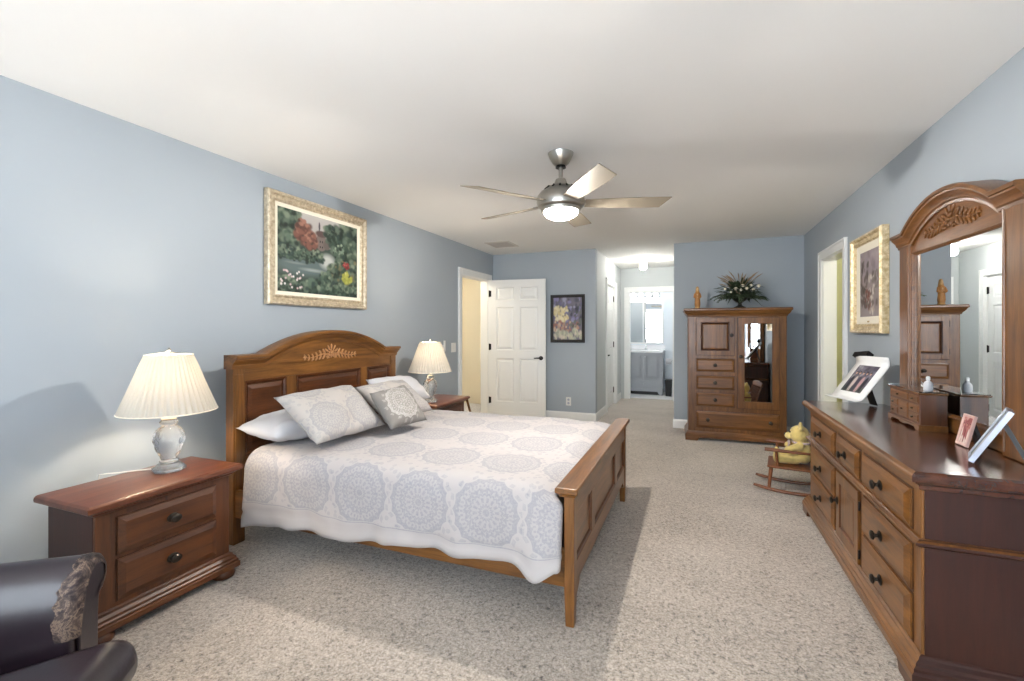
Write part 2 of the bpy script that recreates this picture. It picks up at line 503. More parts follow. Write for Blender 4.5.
# ------------------------------------------------------------------ mesh builder
class MB:
    def __init__(s):
        s.bm = bmesh.new(); s.uv = None

    def v(s, *p): return s.bm.verts.new(p if len(p) == 3 else p[0])

    def f(s, vs):
        try: return s.bm.faces.new(vs)
        except ValueError: return None

    def box(s, x0, x1, y0, y1, z0, z1):
        return s.loft([(x0, x1, y0, y1, z0), (x0, x1, y0, y1, z1)])

    def loft(s, rings):
        """stack of z rectangles (x0,x1,y0,y1,z): mouldings, tops, plinths"""
        prev = None
        for (x0, x1, y0, y1, z) in rings:
            cur = [s.v(x0, y0, z), s.v(x1, y0, z), s.v(x1, y1, z), s.v(x0, y1, z)]
            if prev is None: s.f(cur[::-1])
            else:
                for i in range(4):
                    s.f([prev[i], prev[(i + 1) % 4], cur[(i + 1) % 4], cur[i]])
            prev = cur
        s.f(prev)
        return s

    def yloft(s, rings):
        """stack of rectangles facing -y (x0,x1,z0,z1,y) from back (big y) to front: raised panels"""
        prev = None
        for (x0, x1, z0, z1, y) in rings:
            cur = [s.v(x0, y, z0), s.v(x1, y, z0), s.v(x1, y, z1), s.v(x0, y, z1)]
            if prev is None: s.f(cur[::-1])
            else:
                for i in range(4):
                    s.f([prev[i], prev[(i + 1) % 4], cur[(i + 1) % 4], cur[i]])
            prev = cur
        s.f(prev)
        return s

    def lathe(s, prof, seg=28, c=(0, 0, 0), mod=None, cap=True):
        rows = []
        for (r, z) in prof:
            row = []
            for i in range(seg):
                a = 2 * PI * i / seg
                rr = r * (mod(a, z) if mod else 1)
                row.append(s.v(c[0] + rr * math.cos(a), c[1] + rr * math.sin(a), c[2] + z))
            rows.append(row)
        for j in range(len(rows) - 1):
            for i in range(seg):
                k = (i + 1) % seg
                s.f([rows[j][i], rows[j][k], rows[j + 1][k], rows[j + 1][i]])
        if cap:
            s.f(rows[0][::-1]); s.f(rows[-1])
        return s

    def tube(s, pts, r, seg=10, cap=True):
        pts = [Vector(p) for p in pts]
        rad = r if isinstance(r, (list, tuple)) else [r] * len(pts)
        rows = []; n0 = None
        for i, p in enumerate(pts):
            d = (pts[min(i + 1, len(pts) - 1)] - pts[max(i - 1, 0)]).normalized()
            if n0 is None:
                n0 = d.orthogonal().normalized()
            n0 = (n0 - d * n0.dot(d)).normalized()
            b = d.cross(n0)
            rows.append([s.v(p + (n0 * math.cos(2 * PI * k / seg) + b * math.sin(2 * PI * k / seg)) * rad[i]) for k in range(seg)])
        for j in range(len(rows) - 1):
            for k in range(seg):
                q = (k + 1) % seg
                s.f([rows[j][k], rows[j][q], rows[j + 1][q], rows[j + 1][k]])
        if cap:
            s.f(rows[0][::-1]); s.f(rows[-1])
        return s

    def ell(s, c, r, rot=None, seg=16, ring=10):
        m = Matrix.Translation(Vector(c)) @ (rot.to_4x4() if rot is not None else Matrix.Identity(4)) @ Matrix.Diagonal((r[0], r[1], r[2], 1))
        bmesh.ops.create_uvsphere(s.bm, u_segments=seg, v_segments=ring, radius=1, matrix=m)
        return s

    def prism(s, poly, y0, y1):
        """polygon in (x,z) extruded along y"""
        a = [s.v(x, y0, z) for x, z in poly]; b = [s.v(x, y1, z) for x, z in poly]
        n = len(poly)
        s.f(a); s.f(b[::-1])
        for i in range(n):
            j = (i + 1) % n
            s.f([a[j], a[i], b[i], b[j]])
        return s

    def sweep(s, path, sect):
        """section [(n,y)] swept along a path in (x,z), n measured along the path's upward normal"""
        P = [Vector((p[0], p[1])) for p in path]
        rows = []
        for i, p in enumerate(P):
            d1 = (P[i] - P[i - 1]).normalized() if i > 0 else None
            d2 = (P[i + 1] - P[i]).normalized() if i < len(P) - 1 else None
            if d1 is None: d1 = d2
            if d2 is None: d2 = d1
            n1, n2 = Vector((-d1.y, d1.x)), Vector((-d2.y, d2.x))
            n = (n1 + n2).normalized()
            k = 1 / max(0.45, n.dot(n1))
            rows.append([s.v(p.x + n.x * a * k, y, p.y + n.y * a * k) for a, y in sect])
        m = len(sect)
        for j in range(len(rows) - 1):
            for k in range(m):
                q = (k + 1) % m
                s.f([rows[j][k], rows[j][q], rows[j + 1][q], rows[j + 1][k]])
        s.f(rows[0][::-1]); s.f(rows[-1])
        return s

    def rect_frame(s, x0, x1, z0, z1, prof):
        """picture-frame moulding facing -y: profile [(inset, y)] closed, mitred at the corners"""
        rows = []
        for (i, y) in prof:
            rows.append([s.v(x0 + i, y, z0 + i), s.v(x1 - i, y, z0 + i), s.v(x1 - i, y, z1 - i), s.v(x0 + i, y, z1 - i)])
        n = len(rows)
        for a in range(n):
            b = (a + 1) % n
            for k in range(4):
                q = (k + 1) % 4
                s.f([rows[a][k], rows[a][q], rows[b][q], rows[b][k]])
        return s

    def build(s, name, mat, parent=None, smooth=None, bevel=0, seg=2, sub=0, loc=None, remesh=0, solid=0):
        bmesh.ops.recalc_face_normals(s.bm, faces=s.bm.faces)
        me = bpy.data.meshes.new(name)
        s.bm.to_mesh(me); s.bm.free()
        o = bpy.data.objects.new(name, me); COL.objects.link(o)
        if mat is not None: me.materials.append(mat)
        if parent is not None: o.parent = parent
        if loc is not None: o.location = loc
        if smooth is not None:
            me.polygons.foreach_set('use_smooth', [True] * len(me.polygons))
            if smooth < 180: me.set_sharp_from_angle(angle=R(smooth))
        if solid:
            m = o.modifiers.new('thickness', 'SOLIDIFY'); m.thickness = solid; m.offset = 0
        if remesh:
            m = o.modifiers.new('one_skin', 'REMESH'); m.mode = 'VOXEL'; m.voxel_size = remesh; m.use_smooth_shade = True
            m = o.modifiers.new('soften', 'SMOOTH'); m.factor = 0.5; m.iterations = 6
        if bevel:
            m = o.modifiers.new('edges', 'BEVEL'); m.width = bevel; m.segments = seg; m.limit_method = 'ANGLE'; m.angle_limit = R(35)
        if sub:
            m = o.modifiers.new('sub', 'SUBSURF'); m.levels = sub; m.render_levels = sub
        return o

    def at(s, M4):
        bmesh.ops.transform(s.bm, matrix=M4, verts=s.bm.verts)
        return s


def tag(o, label, cat, group=None, kind=None):
    o['label'] = label; o['category'] = cat
    if group: o['group'] = group
    if kind: o['kind'] = kind
    return o


def thing(name, label, cat, loc=(0, 0, 0), rz=0.0, group=None):
    o = bpy.data.objects.new(name, None); COL.objects.link(o)
    o.empty_display_size = 0.1
    o.location = loc; o.rotation_euler = (0, 0, rz)
    return tag(o, label, cat, group)


def struct(o, label=None):
    o['kind'] = 'structure'
    if label: o['label'] = label
    return o


def dup(o, parent=None):
    c = o.copy(); COL.objects.link(c)
    if parent is not None: c.parent = parent
    for ch in list(o.children): dup(ch, c)
    return c


def canvas(name, p, w, h, parent, M4):
    """flat printed picture: w x h, local x right, z up, facing -y, then placed by M4"""
    bm = bmesh.new(); nx, ny = p.w, p.h
    vs = [[bm.verts.new((-w / 2 + w * i / nx, 0, -h / 2 + h * j / ny)) for i in range(nx + 1)] for j in range(ny + 1)]
    lay = bm.loops.layers.float_color.new('paint')
    for j in range(ny):
        for i in range(nx):
            f = bm.faces.new([vs[j][i], vs[j][i + 1], vs[j + 1][i + 1], vs[j + 1][i]])
            c = p.a[j, i]
            for l in f.loops: l[lay] = (c[0], c[1], c[2], 1)
    bmesh.ops.transform(bm, matrix=M4, verts=bm.verts)
    me = bpy.data.meshes.new(name); bm.to_mesh(me); bm.free()
    me.materials.append(M['print'])
    o = bpy.data.objects.new(name, me); COL.objects.link(o); o.parent = parent
    return o


I4 = Matrix.Identity(4)


def second_mat(o, mat, test):
    o.data.materials.append(mat)
    for p in o.data.polygons:
        if test(p.normal): p.material_index = 1
    return o


# ------------------------------------------------------------------ the room shell
T = 0.12


def wall_with_holes(name, axis, pos, a0, a1, holes, out, mat, z1=H):
    """axis 'x': wall plane x=pos running along y; out = +1/-1 side of its thickness"""
    mb = MB()
    p0, p1 = sorted((pos, pos + out * T))

    def piece(u0, u1, za, zb):
        if u1 - u0 < 1e-4 or zb - za < 1e-4: return
        if axis == 'x': mb.box(p0, p1, u0, u1, za, zb)
        else: mb.box(u0, u1, p0, p1, za, zb)
    cur = a0
    for (u0, u1, za, zb) in sorted(holes):
        piece(cur, u0, 0, z1)
        piece(u0, u1, 0, za); piece(u0, u1, zb, z1)
        cur = u1
    piece(cur, a1, 0, z1)
    return struct(mb.build(name, mat))


struct(MB().box(-4.3, 3.2, YR - T, YH + T, -0.1, 0).build('floor', M['carpet']))
struct(MB().box(-4.3, 3.2, YR - T, 10.3, H, H + 0.1).build('ceiling', M['ceil']))
DL = (5.44, 6.31, 0, 2.035)       # left doorway
DR = (4.86, 5.62, 0, 2.02)        # right doorway
DH = (7.36, 8.20, 0, 2.03)        # hall door
DB = (-1.145, -0.36, 0, 2.0)      # bathroom doorway
wall_with_holes('wall_left', 'x', XL, YR, YF + T, [DL], -1, M['wall'])
wall_with_holes('wall_right', 'x', XR, YR, YF + T, [DR], 1, M['wall'])
wall_with_holes('wall_rear', 'y', YR, XL - T, XR + T, WINDOWS, -1, M['wall'])
struct(MB().box(XL, HALL_L, YF, YF + T, 0, H).build('wall_far_left', M['wall']))
struct(MB().box(HALL_R, XR, YF, YF + T, 0, H).build('wall_far_right', M['wall']))
wall_with_holes('wall_hall_left', 'x', HALL_L, YF + T, YH, [DH], -1, M['hallwall'])
wall_with_holes('wall_hall_right', 'x', HALL_R, YF + T, YH, [], 1, M['hallwall'])
wall_with_holes('wall_hall_end', 'y', YH, -2.2, 0.4, [DB], 1, M['hallwall'])

# baseboards
BBH = 0.115


def baseboard(name, axis, pos, a0, a1, side):
    mb = MB()
    p = pos + side * 0.014
    p0, p1 = sorted((pos, p)); q0, q1 = sorted((pos, pos + side * 0.007))
    if axis == 'x':
        mb.loft([(p0, p1, a0, a1, 0), (p0, p1, a0, a1, BBH - 0.02), (q0, q1, a0, a1, BBH)])
    else:
        mb.loft([(a0, a1, p0, p1, 0), (a0, a1, p0, p1, BBH - 0.02), (a0, a1, q0, q1, BBH)])
    return struct(mb.build(name, M['white']))


baseboard('baseboard_left', 'x', XL, YR, DL[0] - 0.09, 1)
baseboard('baseboard_left_end', 'x', XL, DL[1] + 0.09, YF, 1)
baseboard('baseboard_far_left', 'y', YF, XL, HALL_L + 0.014, -1)
baseboard('baseboard_far_right', 'y', YF, HALL_R - 0.014, XR, -1)
baseboard('baseboard_hall_left', 'x', HALL_L, YF, DH[0] - 0.08, 1)
baseboard('baseboard_hall_end', 'x', HALL_L, DH[1] + 0.08, YH, 1)
baseboard('baseboard_hall_right', 'x', HALL_R, YF, YH, -1)
baseboard('baseboard_right', 'x', XR, DR[1] + 0.09, YF, -1)
baseboard('baseboard_right_front', 'x', XR, YR, DR[0] - 0.09, -1)


def casing(name, axis, pos, hole, side, w=0.085, d=0.02):
    """door trim round an opening + the jamb lining through the wall"""
    u0, u1, _, zt = hole
    mb = MB()

    def bx(a0, a1, z0, z1, e0=0.0, e1=d):
        p0, p1 = sorted((pos + side * e0, pos + side * e1))
        if axis == 'x': mb.box(p0, p1, a0, a1, z0, z1)
        else: mb.box(a0, a1, p0, p1, z0, z1)
    bx(u0 - w, u0 + 0.005, 0, zt + w); bx(u1 - 0.005, u1 + w, 0, zt + w); bx(u0 + 0.005, u1 - 0.005, zt - 0.005, zt + w)
    for e in (d,):     # raised outer lip
        bx(u0 - w, u0 - w + 0.022, 0, zt + w, d, d + 0.008)
        bx(u1 + w - 0.022, u1 + w, 0, zt + w, d, d + 0.008)
        bx(u0 - w + 0.022, u1 + w - 0.022, zt + w - 0.022, zt + w, d, d + 0.008)
    bx(u0 - 0.001, u0 + 0.014, 0, zt, -T, 0); bx(u1 - 0.014, u1 + 0.001, 0, zt, -T, 0); bx(u0 + 0.014, u1 - 0.014, zt - 0.014, zt + 0.001, -T, 0)
    return struct(mb.build(name, M['white'], bevel=0.004))


casing('trim_1', 'x', XL, DL, 1)
casing('trim_2', 'x', XR, DR, -1)
casing('trim_3', 'x', HALL_L, DH, 1)
casing('trim_4', 'y', YH, DB, -1)


# six-panel door: local hinge edge at x=0, leaf along +x, faces at y=0 (front, -y) and y=th
def panel_door(name, w, h, loc, rz, handle_side=1):
    th = 0.035
    mb = MB()
    xs = [0.115, w / 2 - 0.045, w / 2 + 0.045, w - 0.115]
    rows = [(0.22, 0.86), (0.98, 1.62), (1.72, h - 0.11)]
    # stiles and rails
    mb.box(0, xs[0], 0, th, 0, h); mb.box(xs[3], w, 0, th, 0, h); [mb.box(xs[1], xs[2], 0, th, r_[0], r_[1]) for r_ in rows]
    zc = [0] + [z for r in rows for z in r] + [h]
    for k in range(0, len(zc), 2):
        mb.box(xs[0], xs[3], 0, th, zc[k], zc[k + 1])
    for (z0, z1) in rows:
        for (x0, x1) in ((xs[0], xs[1]), (xs[2], xs[3])):
            for sgn in (0, 1):
                y = lambda d: d if sgn == 0 else th - d
                i = 0.016; j = 0.05
                rr = [(x0, x1, z0, z1, y(0.017)), (x0 + i, x1 - i, z0 + i, z1 - i, y(0.012)), (x0 + j, x1 - j, z0 + j, z1 - j, y(0.003))]
                mb.yloft(rr)
                mb.rect_frame(x0, x1, z0, z1, [(0, y(0.0)), (i, y(0.012)), (0, y(0.014))])
    d = struct(mb.build(name, M['white']))
    d.location = loc; d.rotation_euler = (0, 0, rz)
    hx = w - 0.065 if handle_side > 0 else 0.065
    hb = MB()
    for sg in (-1, 1):
        y0 = 0 if sg < 0 else th
        hb.tube([(hx, y0 + sg * 0.0005, 0.875), (hx, y0 + sg * 0.010, 0.875)], 0.030, 20)
        hb.tube([(hx, y0 + sg * 0.010, 0.875), (hx, y0 + sg * 0.045, 0.875)], 0.011, 12)
        dx = -handle_side
        hb.tube([(hx, y0 + sg * 0.045, 0.875), (hx + dx * 0.05, y0 + sg * 0.047, 0.877), (hx + dx * 0.095, y0 + sg * 0.045, 0.873)], [0.012, 0.010, 0.008], 10)
    hb.build('door_handle', M['black'], d, smooth=40)
    ex = 0.02 if handle_side > 0 else w - 0.02
    for z in (0.24, 1.03, 1.82):
        q = MB()
        q.box(ex - 0.014, ex + 0.014, -0.003, 0.0, z - 0.045, z + 0.045)
        q.tube([(ex - 0.016 * handle_side, -0.006, z - 0.05), (ex - 0.016 * handle_side, -0.006, z + 0.05)], 0.007, 10)
        q.build('hinge', M['black'], d)
    return d


panel_door('door_1', 0.86, 2.02, (-2.853, 6.283, 0.012), R(5.0))
panel_door('door_2', DH[1] - DH[0] - 0.034, 2.008, (HALL_L - 0.025, DH[0] + 0.017, 0.008), R(90), handle_side=-1)


# windows in the rear wall (behind the camera): frame, sash bars, pane
for i, (x0, x1, z0, z1) in enumerate(WINDOWS):
    fr = MB()
    fr.rect_frame(x0, x1, z0, z1, [(0, YR - 0.09), (0, YR - 0.02), (0.05, YR - 0.02), (0.05, YR - 0.09)])
    fr.box(x0 + 0.05, x1 - 0.05, YR - 0.08, YR - 0.03, (z0 + z1) / 2 - 0.025, (z0 + z1) / 2 + 0.025)
    for k in range(1, 4):
        x = x0 + (x1 - x0) * k / 4
        fr.box(x - 0.01, x + 0.01, YR - 0.07, YR - 0.04, z0 + 0.05, z1 - 0.05)
    for z in (z0 + (z1 - z0) * 0.27, z0 + (z1 - z0) * 0.75):
        fr.box(x0 + 0.05, x1 - 0.05, YR - 0.068, YR - 0.042, z - 0.01, z + 0.01)
    w_ = struct(fr.build('window_%d' % (i + 1), M['white']))
    MB().box(x0 + 0.05, x1 - 0.05, YR - 0.058, YR - 0.052, z0 + 0.05, z1 - 0.05).build('window_pane', M['pane'], w_)
    tr = MB()
    tr.rect_frame(x0 - 0.09, x1 + 0.09, z0 - 0.09, z1 + 0.09, [(0, YR), (0, YR + 0.02), (0.09, YR + 0.02), (0.09, YR)])
    tr.box(x0 - 0.11, x1 + 0.11, YR, YR + 0.06, z0 - 0.03, z0)
    tr.build('window_casing', M['white'], w_)

# beyond the left doorway: a warm lit landing
struct(MB().box(-4.32, -4.2, 4.3, 8.2, 0, H).build('wall_landing', M['cream']))
struct(MB().box(-4.2, XL - T, 4.2, 4.3, 0, H).build('wall_landing_near', M['cream']))
struct(MB().box(-4.2, XL - T, 7.3, 7.4, 0, H).build('wall_landing_far', M['cream']))
point('landing_lamp_light', (-3.5, 5.6, 2.2), SIDE_W, (1.0, 0.90, 0.74), 0.08)
# beyond the right doorway: a small room painted yellow green
struct(MB().box(3.0, 3.1, 4.0, 6.9, 0, H).build('wall_closet', M['green']))
struct(MB().box(XR + T, 3.0, 6.0, 6.1, 0, H).build('wall_closet_far', M['green']))
struct(MB().box(XR + T, 3.0, 4.0, 4.1, 0, H).build('wall_closet_near', M['green']))
point('closet_lamp_light', (2.2, 5.0, 2.2), SIDE_W * 0.9, (1.0, 0.93, 0.80), 0.08)

# bathroom shell
BY = 10.12
struct(MB().box(-2.2, 0.4, YH + T, BY + 0.1, -0.1, 0.004).build('floor_bath', M['tile']))
struct(MB().box(-2.2, 0.4, BY, BY + 0.1, 0, H).build('wall_bath_end', M['bathwall']))
struct(MB().box(-2.3, -2.2, YH, BY + 0.1, 0, H).build('wall_bath_left', M['bathwall']))
struct(MB().box(-0.38, -0.28, YH + T, BY, 0, H).build('wall_bath_right', M['bathwall']))
point('bath_ceiling_light', (-1.1, 9.5, 2.25), BATH_W, (1.0, 0.97, 0.94), 0.08)


# ------------------------------------------------------------------ furniture helpers
def raised(x0, x1, z0, z1, yb, depth=0.016, slope=0.024):
    """drawer front / field panel with a sloped edge; back at yb, face at yb-depth"""
    mb = MB()
    mb.yloft([(x0, x1, z0, z1, yb), (x0, x1, z0, z1, yb - depth * 0.45),
              (x0 + 0.004, x1 - 0.004, z0 + 0.004, z1 - 0.004, yb - depth * 0.5),
              (x0 + slope, x1 - slope, z0 + slope, z1 - slope, yb - depth)])
    return mb


def rot_y_knob(x, y, z, r=0.017, ln=0.032):
    """turned knob sticking out toward -y with a wide rosette"""
    mb = MB()
    mb.lathe([(r * 1.15, 0), (r * 1.15, 0.003), (r * 0.8, 0.006), (r * 0.38, 0.009), (r * 0.34, ln * 0.5), (r * 0.6, ln * 0.58),
              (r * 1.0, ln * 0.72), (r * 1.02, ln * 0.85), (r * 0.75, ln * 0.97), (r * 0.3, ln * 1.02)], 18)
    mb.at(Matrix.Translation((x, y, z)) @ Matrix.Rotation(PI / 2, 4, 'X'))
    return mb


def knob(parent, x, y, z, r=0.017, wide=1.0, ln=0.032):
    mb = rot_y_knob(0, 0, 0, r, ln)
    mb.at(Matrix.Translation((x, y, z)) @ Matrix.Diagonal((wide, 1, 1, 1)))
    return mb.build('knob', M['bronze'], parent, smooth=40)


def carving(w, h, seed=1):
    """carved spray of leaves, scrolls and rosettes: local x across, z up, raised toward -y from y=0"""
    mb = MB()
    Ry = lambda a: Matrix.Rotation(a, 3, 'Y')
    for cx, cz, r_ in ((0, 0.02, 0.20), (-0.30, -0.10, 0.14), (0.30, -0.10, 0.14)):
        mb.ell((cx * h, -0.008, cz * h), (h * r_ * 0.40, 0.010, h * r_ * 0.40), None, 12, 8)
        for k in range(7):
            a = 2 * PI * k / 7
            mb.ell((cx * h + math.cos(a) * h * r_ * 0.85, -0.004, cz * h + math.sin(a) * h * r_ * 0.85), (h * r_ * 0.48, 0.007, h * r_ * 0.28), Ry(-a), 10, 6)
    for k, a in enumerate((0.55, 1.05, 1.57, 2.09, 2.59)):
        mb.ell((math.cos(a) * h * 0.45, -0.003, math.sin(a) * h * 0.42), (h * 0.17, 0.006, h * 0.06), Ry(-a), 10, 6)
    for s in (-1, 1):
        for k in range(6):
            t = 0.30 + 0.70 * k / 5
            x = s * w * 0.5 * t
            z = -h * 0.12 + h * 0.20 * math.sin(t * 5.0) * (1 - t)
            q = 1.15 - 0.6 * t
            for sg in (1, -1):
                mb.ell((x, -0.003, z + sg * h * 0.16 * q), (h * 0.19 * q, 0.006, h * 0.065 * q), Ry(-s * sg * 0.95), 10, 6)
            mb.ell((x + s * h * 0.05, -0.005, z), (h * 0.06 * q, 0.008, h * 0.06 * q), None, 8, 6)
        pts = [(s * w * 0.5 * t, -0.002, -h * 0.12 + h * 0.20 * math.sin(t * 5.0) * (1 - t)) for t in [0.1 + 0.9 * i / 14 for i in range(15)]]
        mb.tube(pts, [0.005 * (1 - 0.5 * i / 14) for i in range(15)], 7)
        mb.ell((s * w * 0.5, -0.003, -h * 0.10), (h * 0.14, 0.006, h * 0.06), Ry(s * 0.2), 10, 6)
    return mb


# ------------------------------------------------------------------ bed
BC = Vector((-1.55, 2.785, 0))
bed = thing('bed', 'queen bed in honey brown wood with arched headboard and panelled footboard', 'bed', BC)


def bed_part(name, mb, mat, parent=None, **kw):
    mb.at(Matrix.Translation(-BC))
    return mb.build(name, mat, parent or bed, **kw)


# headboard modelled facing -y in local (x = along +Y world), then turned to face +X
HB = Matrix.Translation((-2.60, 2.785, 0)) @ Matrix.Rotation(PI / 2, 4, 'Z')     # local -y -> world +x ; local x -> world y


def arch_path(half, sh, zs, za, n=22):
    """shoulders to +-half at zs, arch between +-sh rising to za"""
    rise = za - zs
    rad = (sh * sh + rise * rise) / (2 * rise)
    a = math.asin(min(1, sh / rad))
    pts = [(-half, zs)]
    for i in range(n + 1):
        t = -a + 2 * a * i / n
        pts.append((rad * math.sin(t), za - rad + rad * math.cos(t)))
    pts.append((half, zs))
    return pts


hbp = arch_path(0.81, 0.595, 1.075, 1.225)
board = MB()
board.prism([(x, z) for x, z in hbp] + [(0.81, 0.42), (-0.81, 0.42)], 0.005, 0.045)
board.at(HB)
head = bed_part('headboard', board, M['red_y'])
for s in (-1, 1):
    p = MB()
    x0, x1 = sorted((s * 0.735, s * 0.814))
    p.loft([(x0, x1, -0.014, 0.05, 0.0), (x0, x1, -0.014, 0.05, 1.085)])
    p.box(x0 + 0.012, x1 - 0.012, -0.019, -0.014, 0.25, 1.03)
    p.at(HB)
    bed_part('headboard_post', p, M['wood_z'], bevel=0.004)
fr = MB()
fr.box(-0.735, 0.735, -0.008, 0.005, 0.985, 1.078)
top_fill = [(x, z) for x, z in arch_path(0.735, 0.595, 1.075, 1.225)]
fr.prism(top_fill + [(0.735, 1.07), (-0.735, 1.07)], -0.008, 0.005)
fr.box(-0.735, 0.735, -0.008, 0.005, 0.42, 0.52)
fr.at(HB)
bed_part('headboard_rail', fr, M['wood_y'], bevel=0.002)
for x0, x1 in ((-0.415, -0.335), (0.335, 0.415)):
    q = MB().box(x0, x1, -0.010, 0.005, 0.52, 0.985).at(HB)
    bed_part('headboard_stile', q, M['wood_z'], bevel=0.002)
for x0, x1 in ((-0.735, -0.415), (-0.335, 0.335), (0.415, 0.735)):
    q = MB()
    q.yloft([(x0 + 0.03, x1 - 0.03, 0.55, 0.955, 0.006), (x0 + 0.03, x1 - 0.03, 0.55, 0.955, 0.002), (x0 + 0.055, x1 - 0.055, 0.575, 0.93, -0.006)])
    q.at(HB)
    pn = bed_part('headboard_panel', q, M['red_y'])
    g = MB().rect_frame(x0, x1, 0.52, 0.985, [(0, 0.004), (0, -0.012), (0.012, -0.010), (0.022, -0.001), (0.024, 0.004)]).at(HB)
    bed_part('panel_bead', g, M['red_y'], pn)
crown = MB()
crown.sweep(arch_path(0.826, 0.595, 1.075, 1.225, 30),
            [(-0.012, 0.052), (-0.012, -0.014), (0.006, -0.020), (0.012, -0.020), (0.028, -0.034), (0.040, -0.048), (0.050, -0.050), (0.052, -0.062), (0.070, -0.062), (0.074, -0.055), (0.074, 0.052)])
crown.at(HB)
bed_part('headboard_crown', crown, M['wood_y'], smooth=30)
cv = carving(0.52, 0.13, 3).at(HB @ Matrix.Translation((0, -0.008, 1.118)))
bed_part('carving', cv, plain('pale_rubbed_carving', S(176, 128, 84), 0.45, vary=0.3, scale=40), smooth=60)

# footboard: across the foot at x=-0.53..-0.485, Y 1.965..3.60
FB = Matrix.Translation((-0.487, 2.785, 0)) @ Matrix.Rotation(PI / 2, 4, 'Z')
for s in (-1, 1):
    p = MB()
    x0, x1 = sorted((s * 0.765, s * 0.818))
    p.loft([(x0 + 0.006, x1 - 0.006, 0.004, 0.042, 0.0), (x0, x1, 0.0, 0.046, 0.17), (x0, x1, 0.0, 0.046, 0.578)])
    p.at(FB)
    bed_part('footboard_leg', p, M['wood_z'], bevel=0.004)
q = MB()
q.loft([(-0.825, 0.825, -0.004, 0.062, 0.572), (-0.83, 0.83, -0.010, 0.068, 0.582), (-0.838, 0.838, -0.016, 0.074, 0.588), (-0.850, 0.850, -0.022, 0.080, 0.594),
        (-0.850, 0.850, -0.022, 0.080, 0.612), (-0.846, 0.846, -0.018, 0.076, 0.618)])
q.at(FB)
bed_part('footboard_cap', q, M['wood_y'], bevel=0.003)
q = MB().box(-0.765, 0.765, 0.006, 0.040, 0.475, 0.574).at(FB)
bed_part('footboard_top_rail', q, M['wood_y'], bevel=0.002)
pts = [(-0.765, 0.265), (0.765, 0.265), (0.765, 0.115)]
for i in range(9):
    a = PI / 2 * i / 8
    pts.append((0.765 - 0.075 * math.sin(a), 0.115 + 0.055 * (1 - math.cos(a))))
for i in range(9):
    a = PI / 2 * (8 - i) / 8
    pts.append((-0.765 + 0.075 * math.sin(a), 0.115 + 0.055 * (1 - math.cos(a))))
q = MB().prism(pts, 0.006, 0.040).at(FB)
bed_part('footboard_bottom_rail', q, M['wood_y'], bevel=0.002)
for x0, x1 in ((-0.415, -0.335), (0.335, 0.415)):
    q = MB().box(x0, x1, 0.006, 0.040, 0.265, 0.475).at(FB)
    bed_part('footboard_stile', q, M['wood_z'], bevel=0.002)
for x0, x1 in ((-0.765, -0.415), (-0.335, 0.335), (0.415, 0.765)):
    q = MB().box(x0, x1, 0.020, 0.034, 0.265, 0.475).at(FB)
    pn = bed_part('footboard_panel', q, M['wood_y'])
    g = MB().rect_frame(x0, x1, 0.265, 0.475, [(0, 0.020), (0, 0.008), (0.010, 0.012), (0.016, 0.020)]).at(FB)
    bed_part('panel_bead', g, M['red_y'], pn)
for s in (-1, 1):
    y0, y1 = sorted((2.785 + s * 0.775, 2.785 + s * 0.802))
    q = MB()
    q.loft([(-2.60, -0.535, y0, y1, 0.165), (-2.60, -0.535, y0, y1, 0.33)])
    bed_part('side_rail', q, M['wood_x'], bevel=0.004)
q = MB().box(-2.58, -0.54, 2.02, 3.55, 0.17, 0.30)
bed_part('box_base', q, M['dark_x'])

mattress = MB().box(-2.57, -0.64, 2.03, 3.54, 0.305, 0.535).build('mattress', M['sheet'], bevel=0.05, seg=4)
tag(mattress, 'thick white mattress on the wooden bed under the comforter', 'mattress')


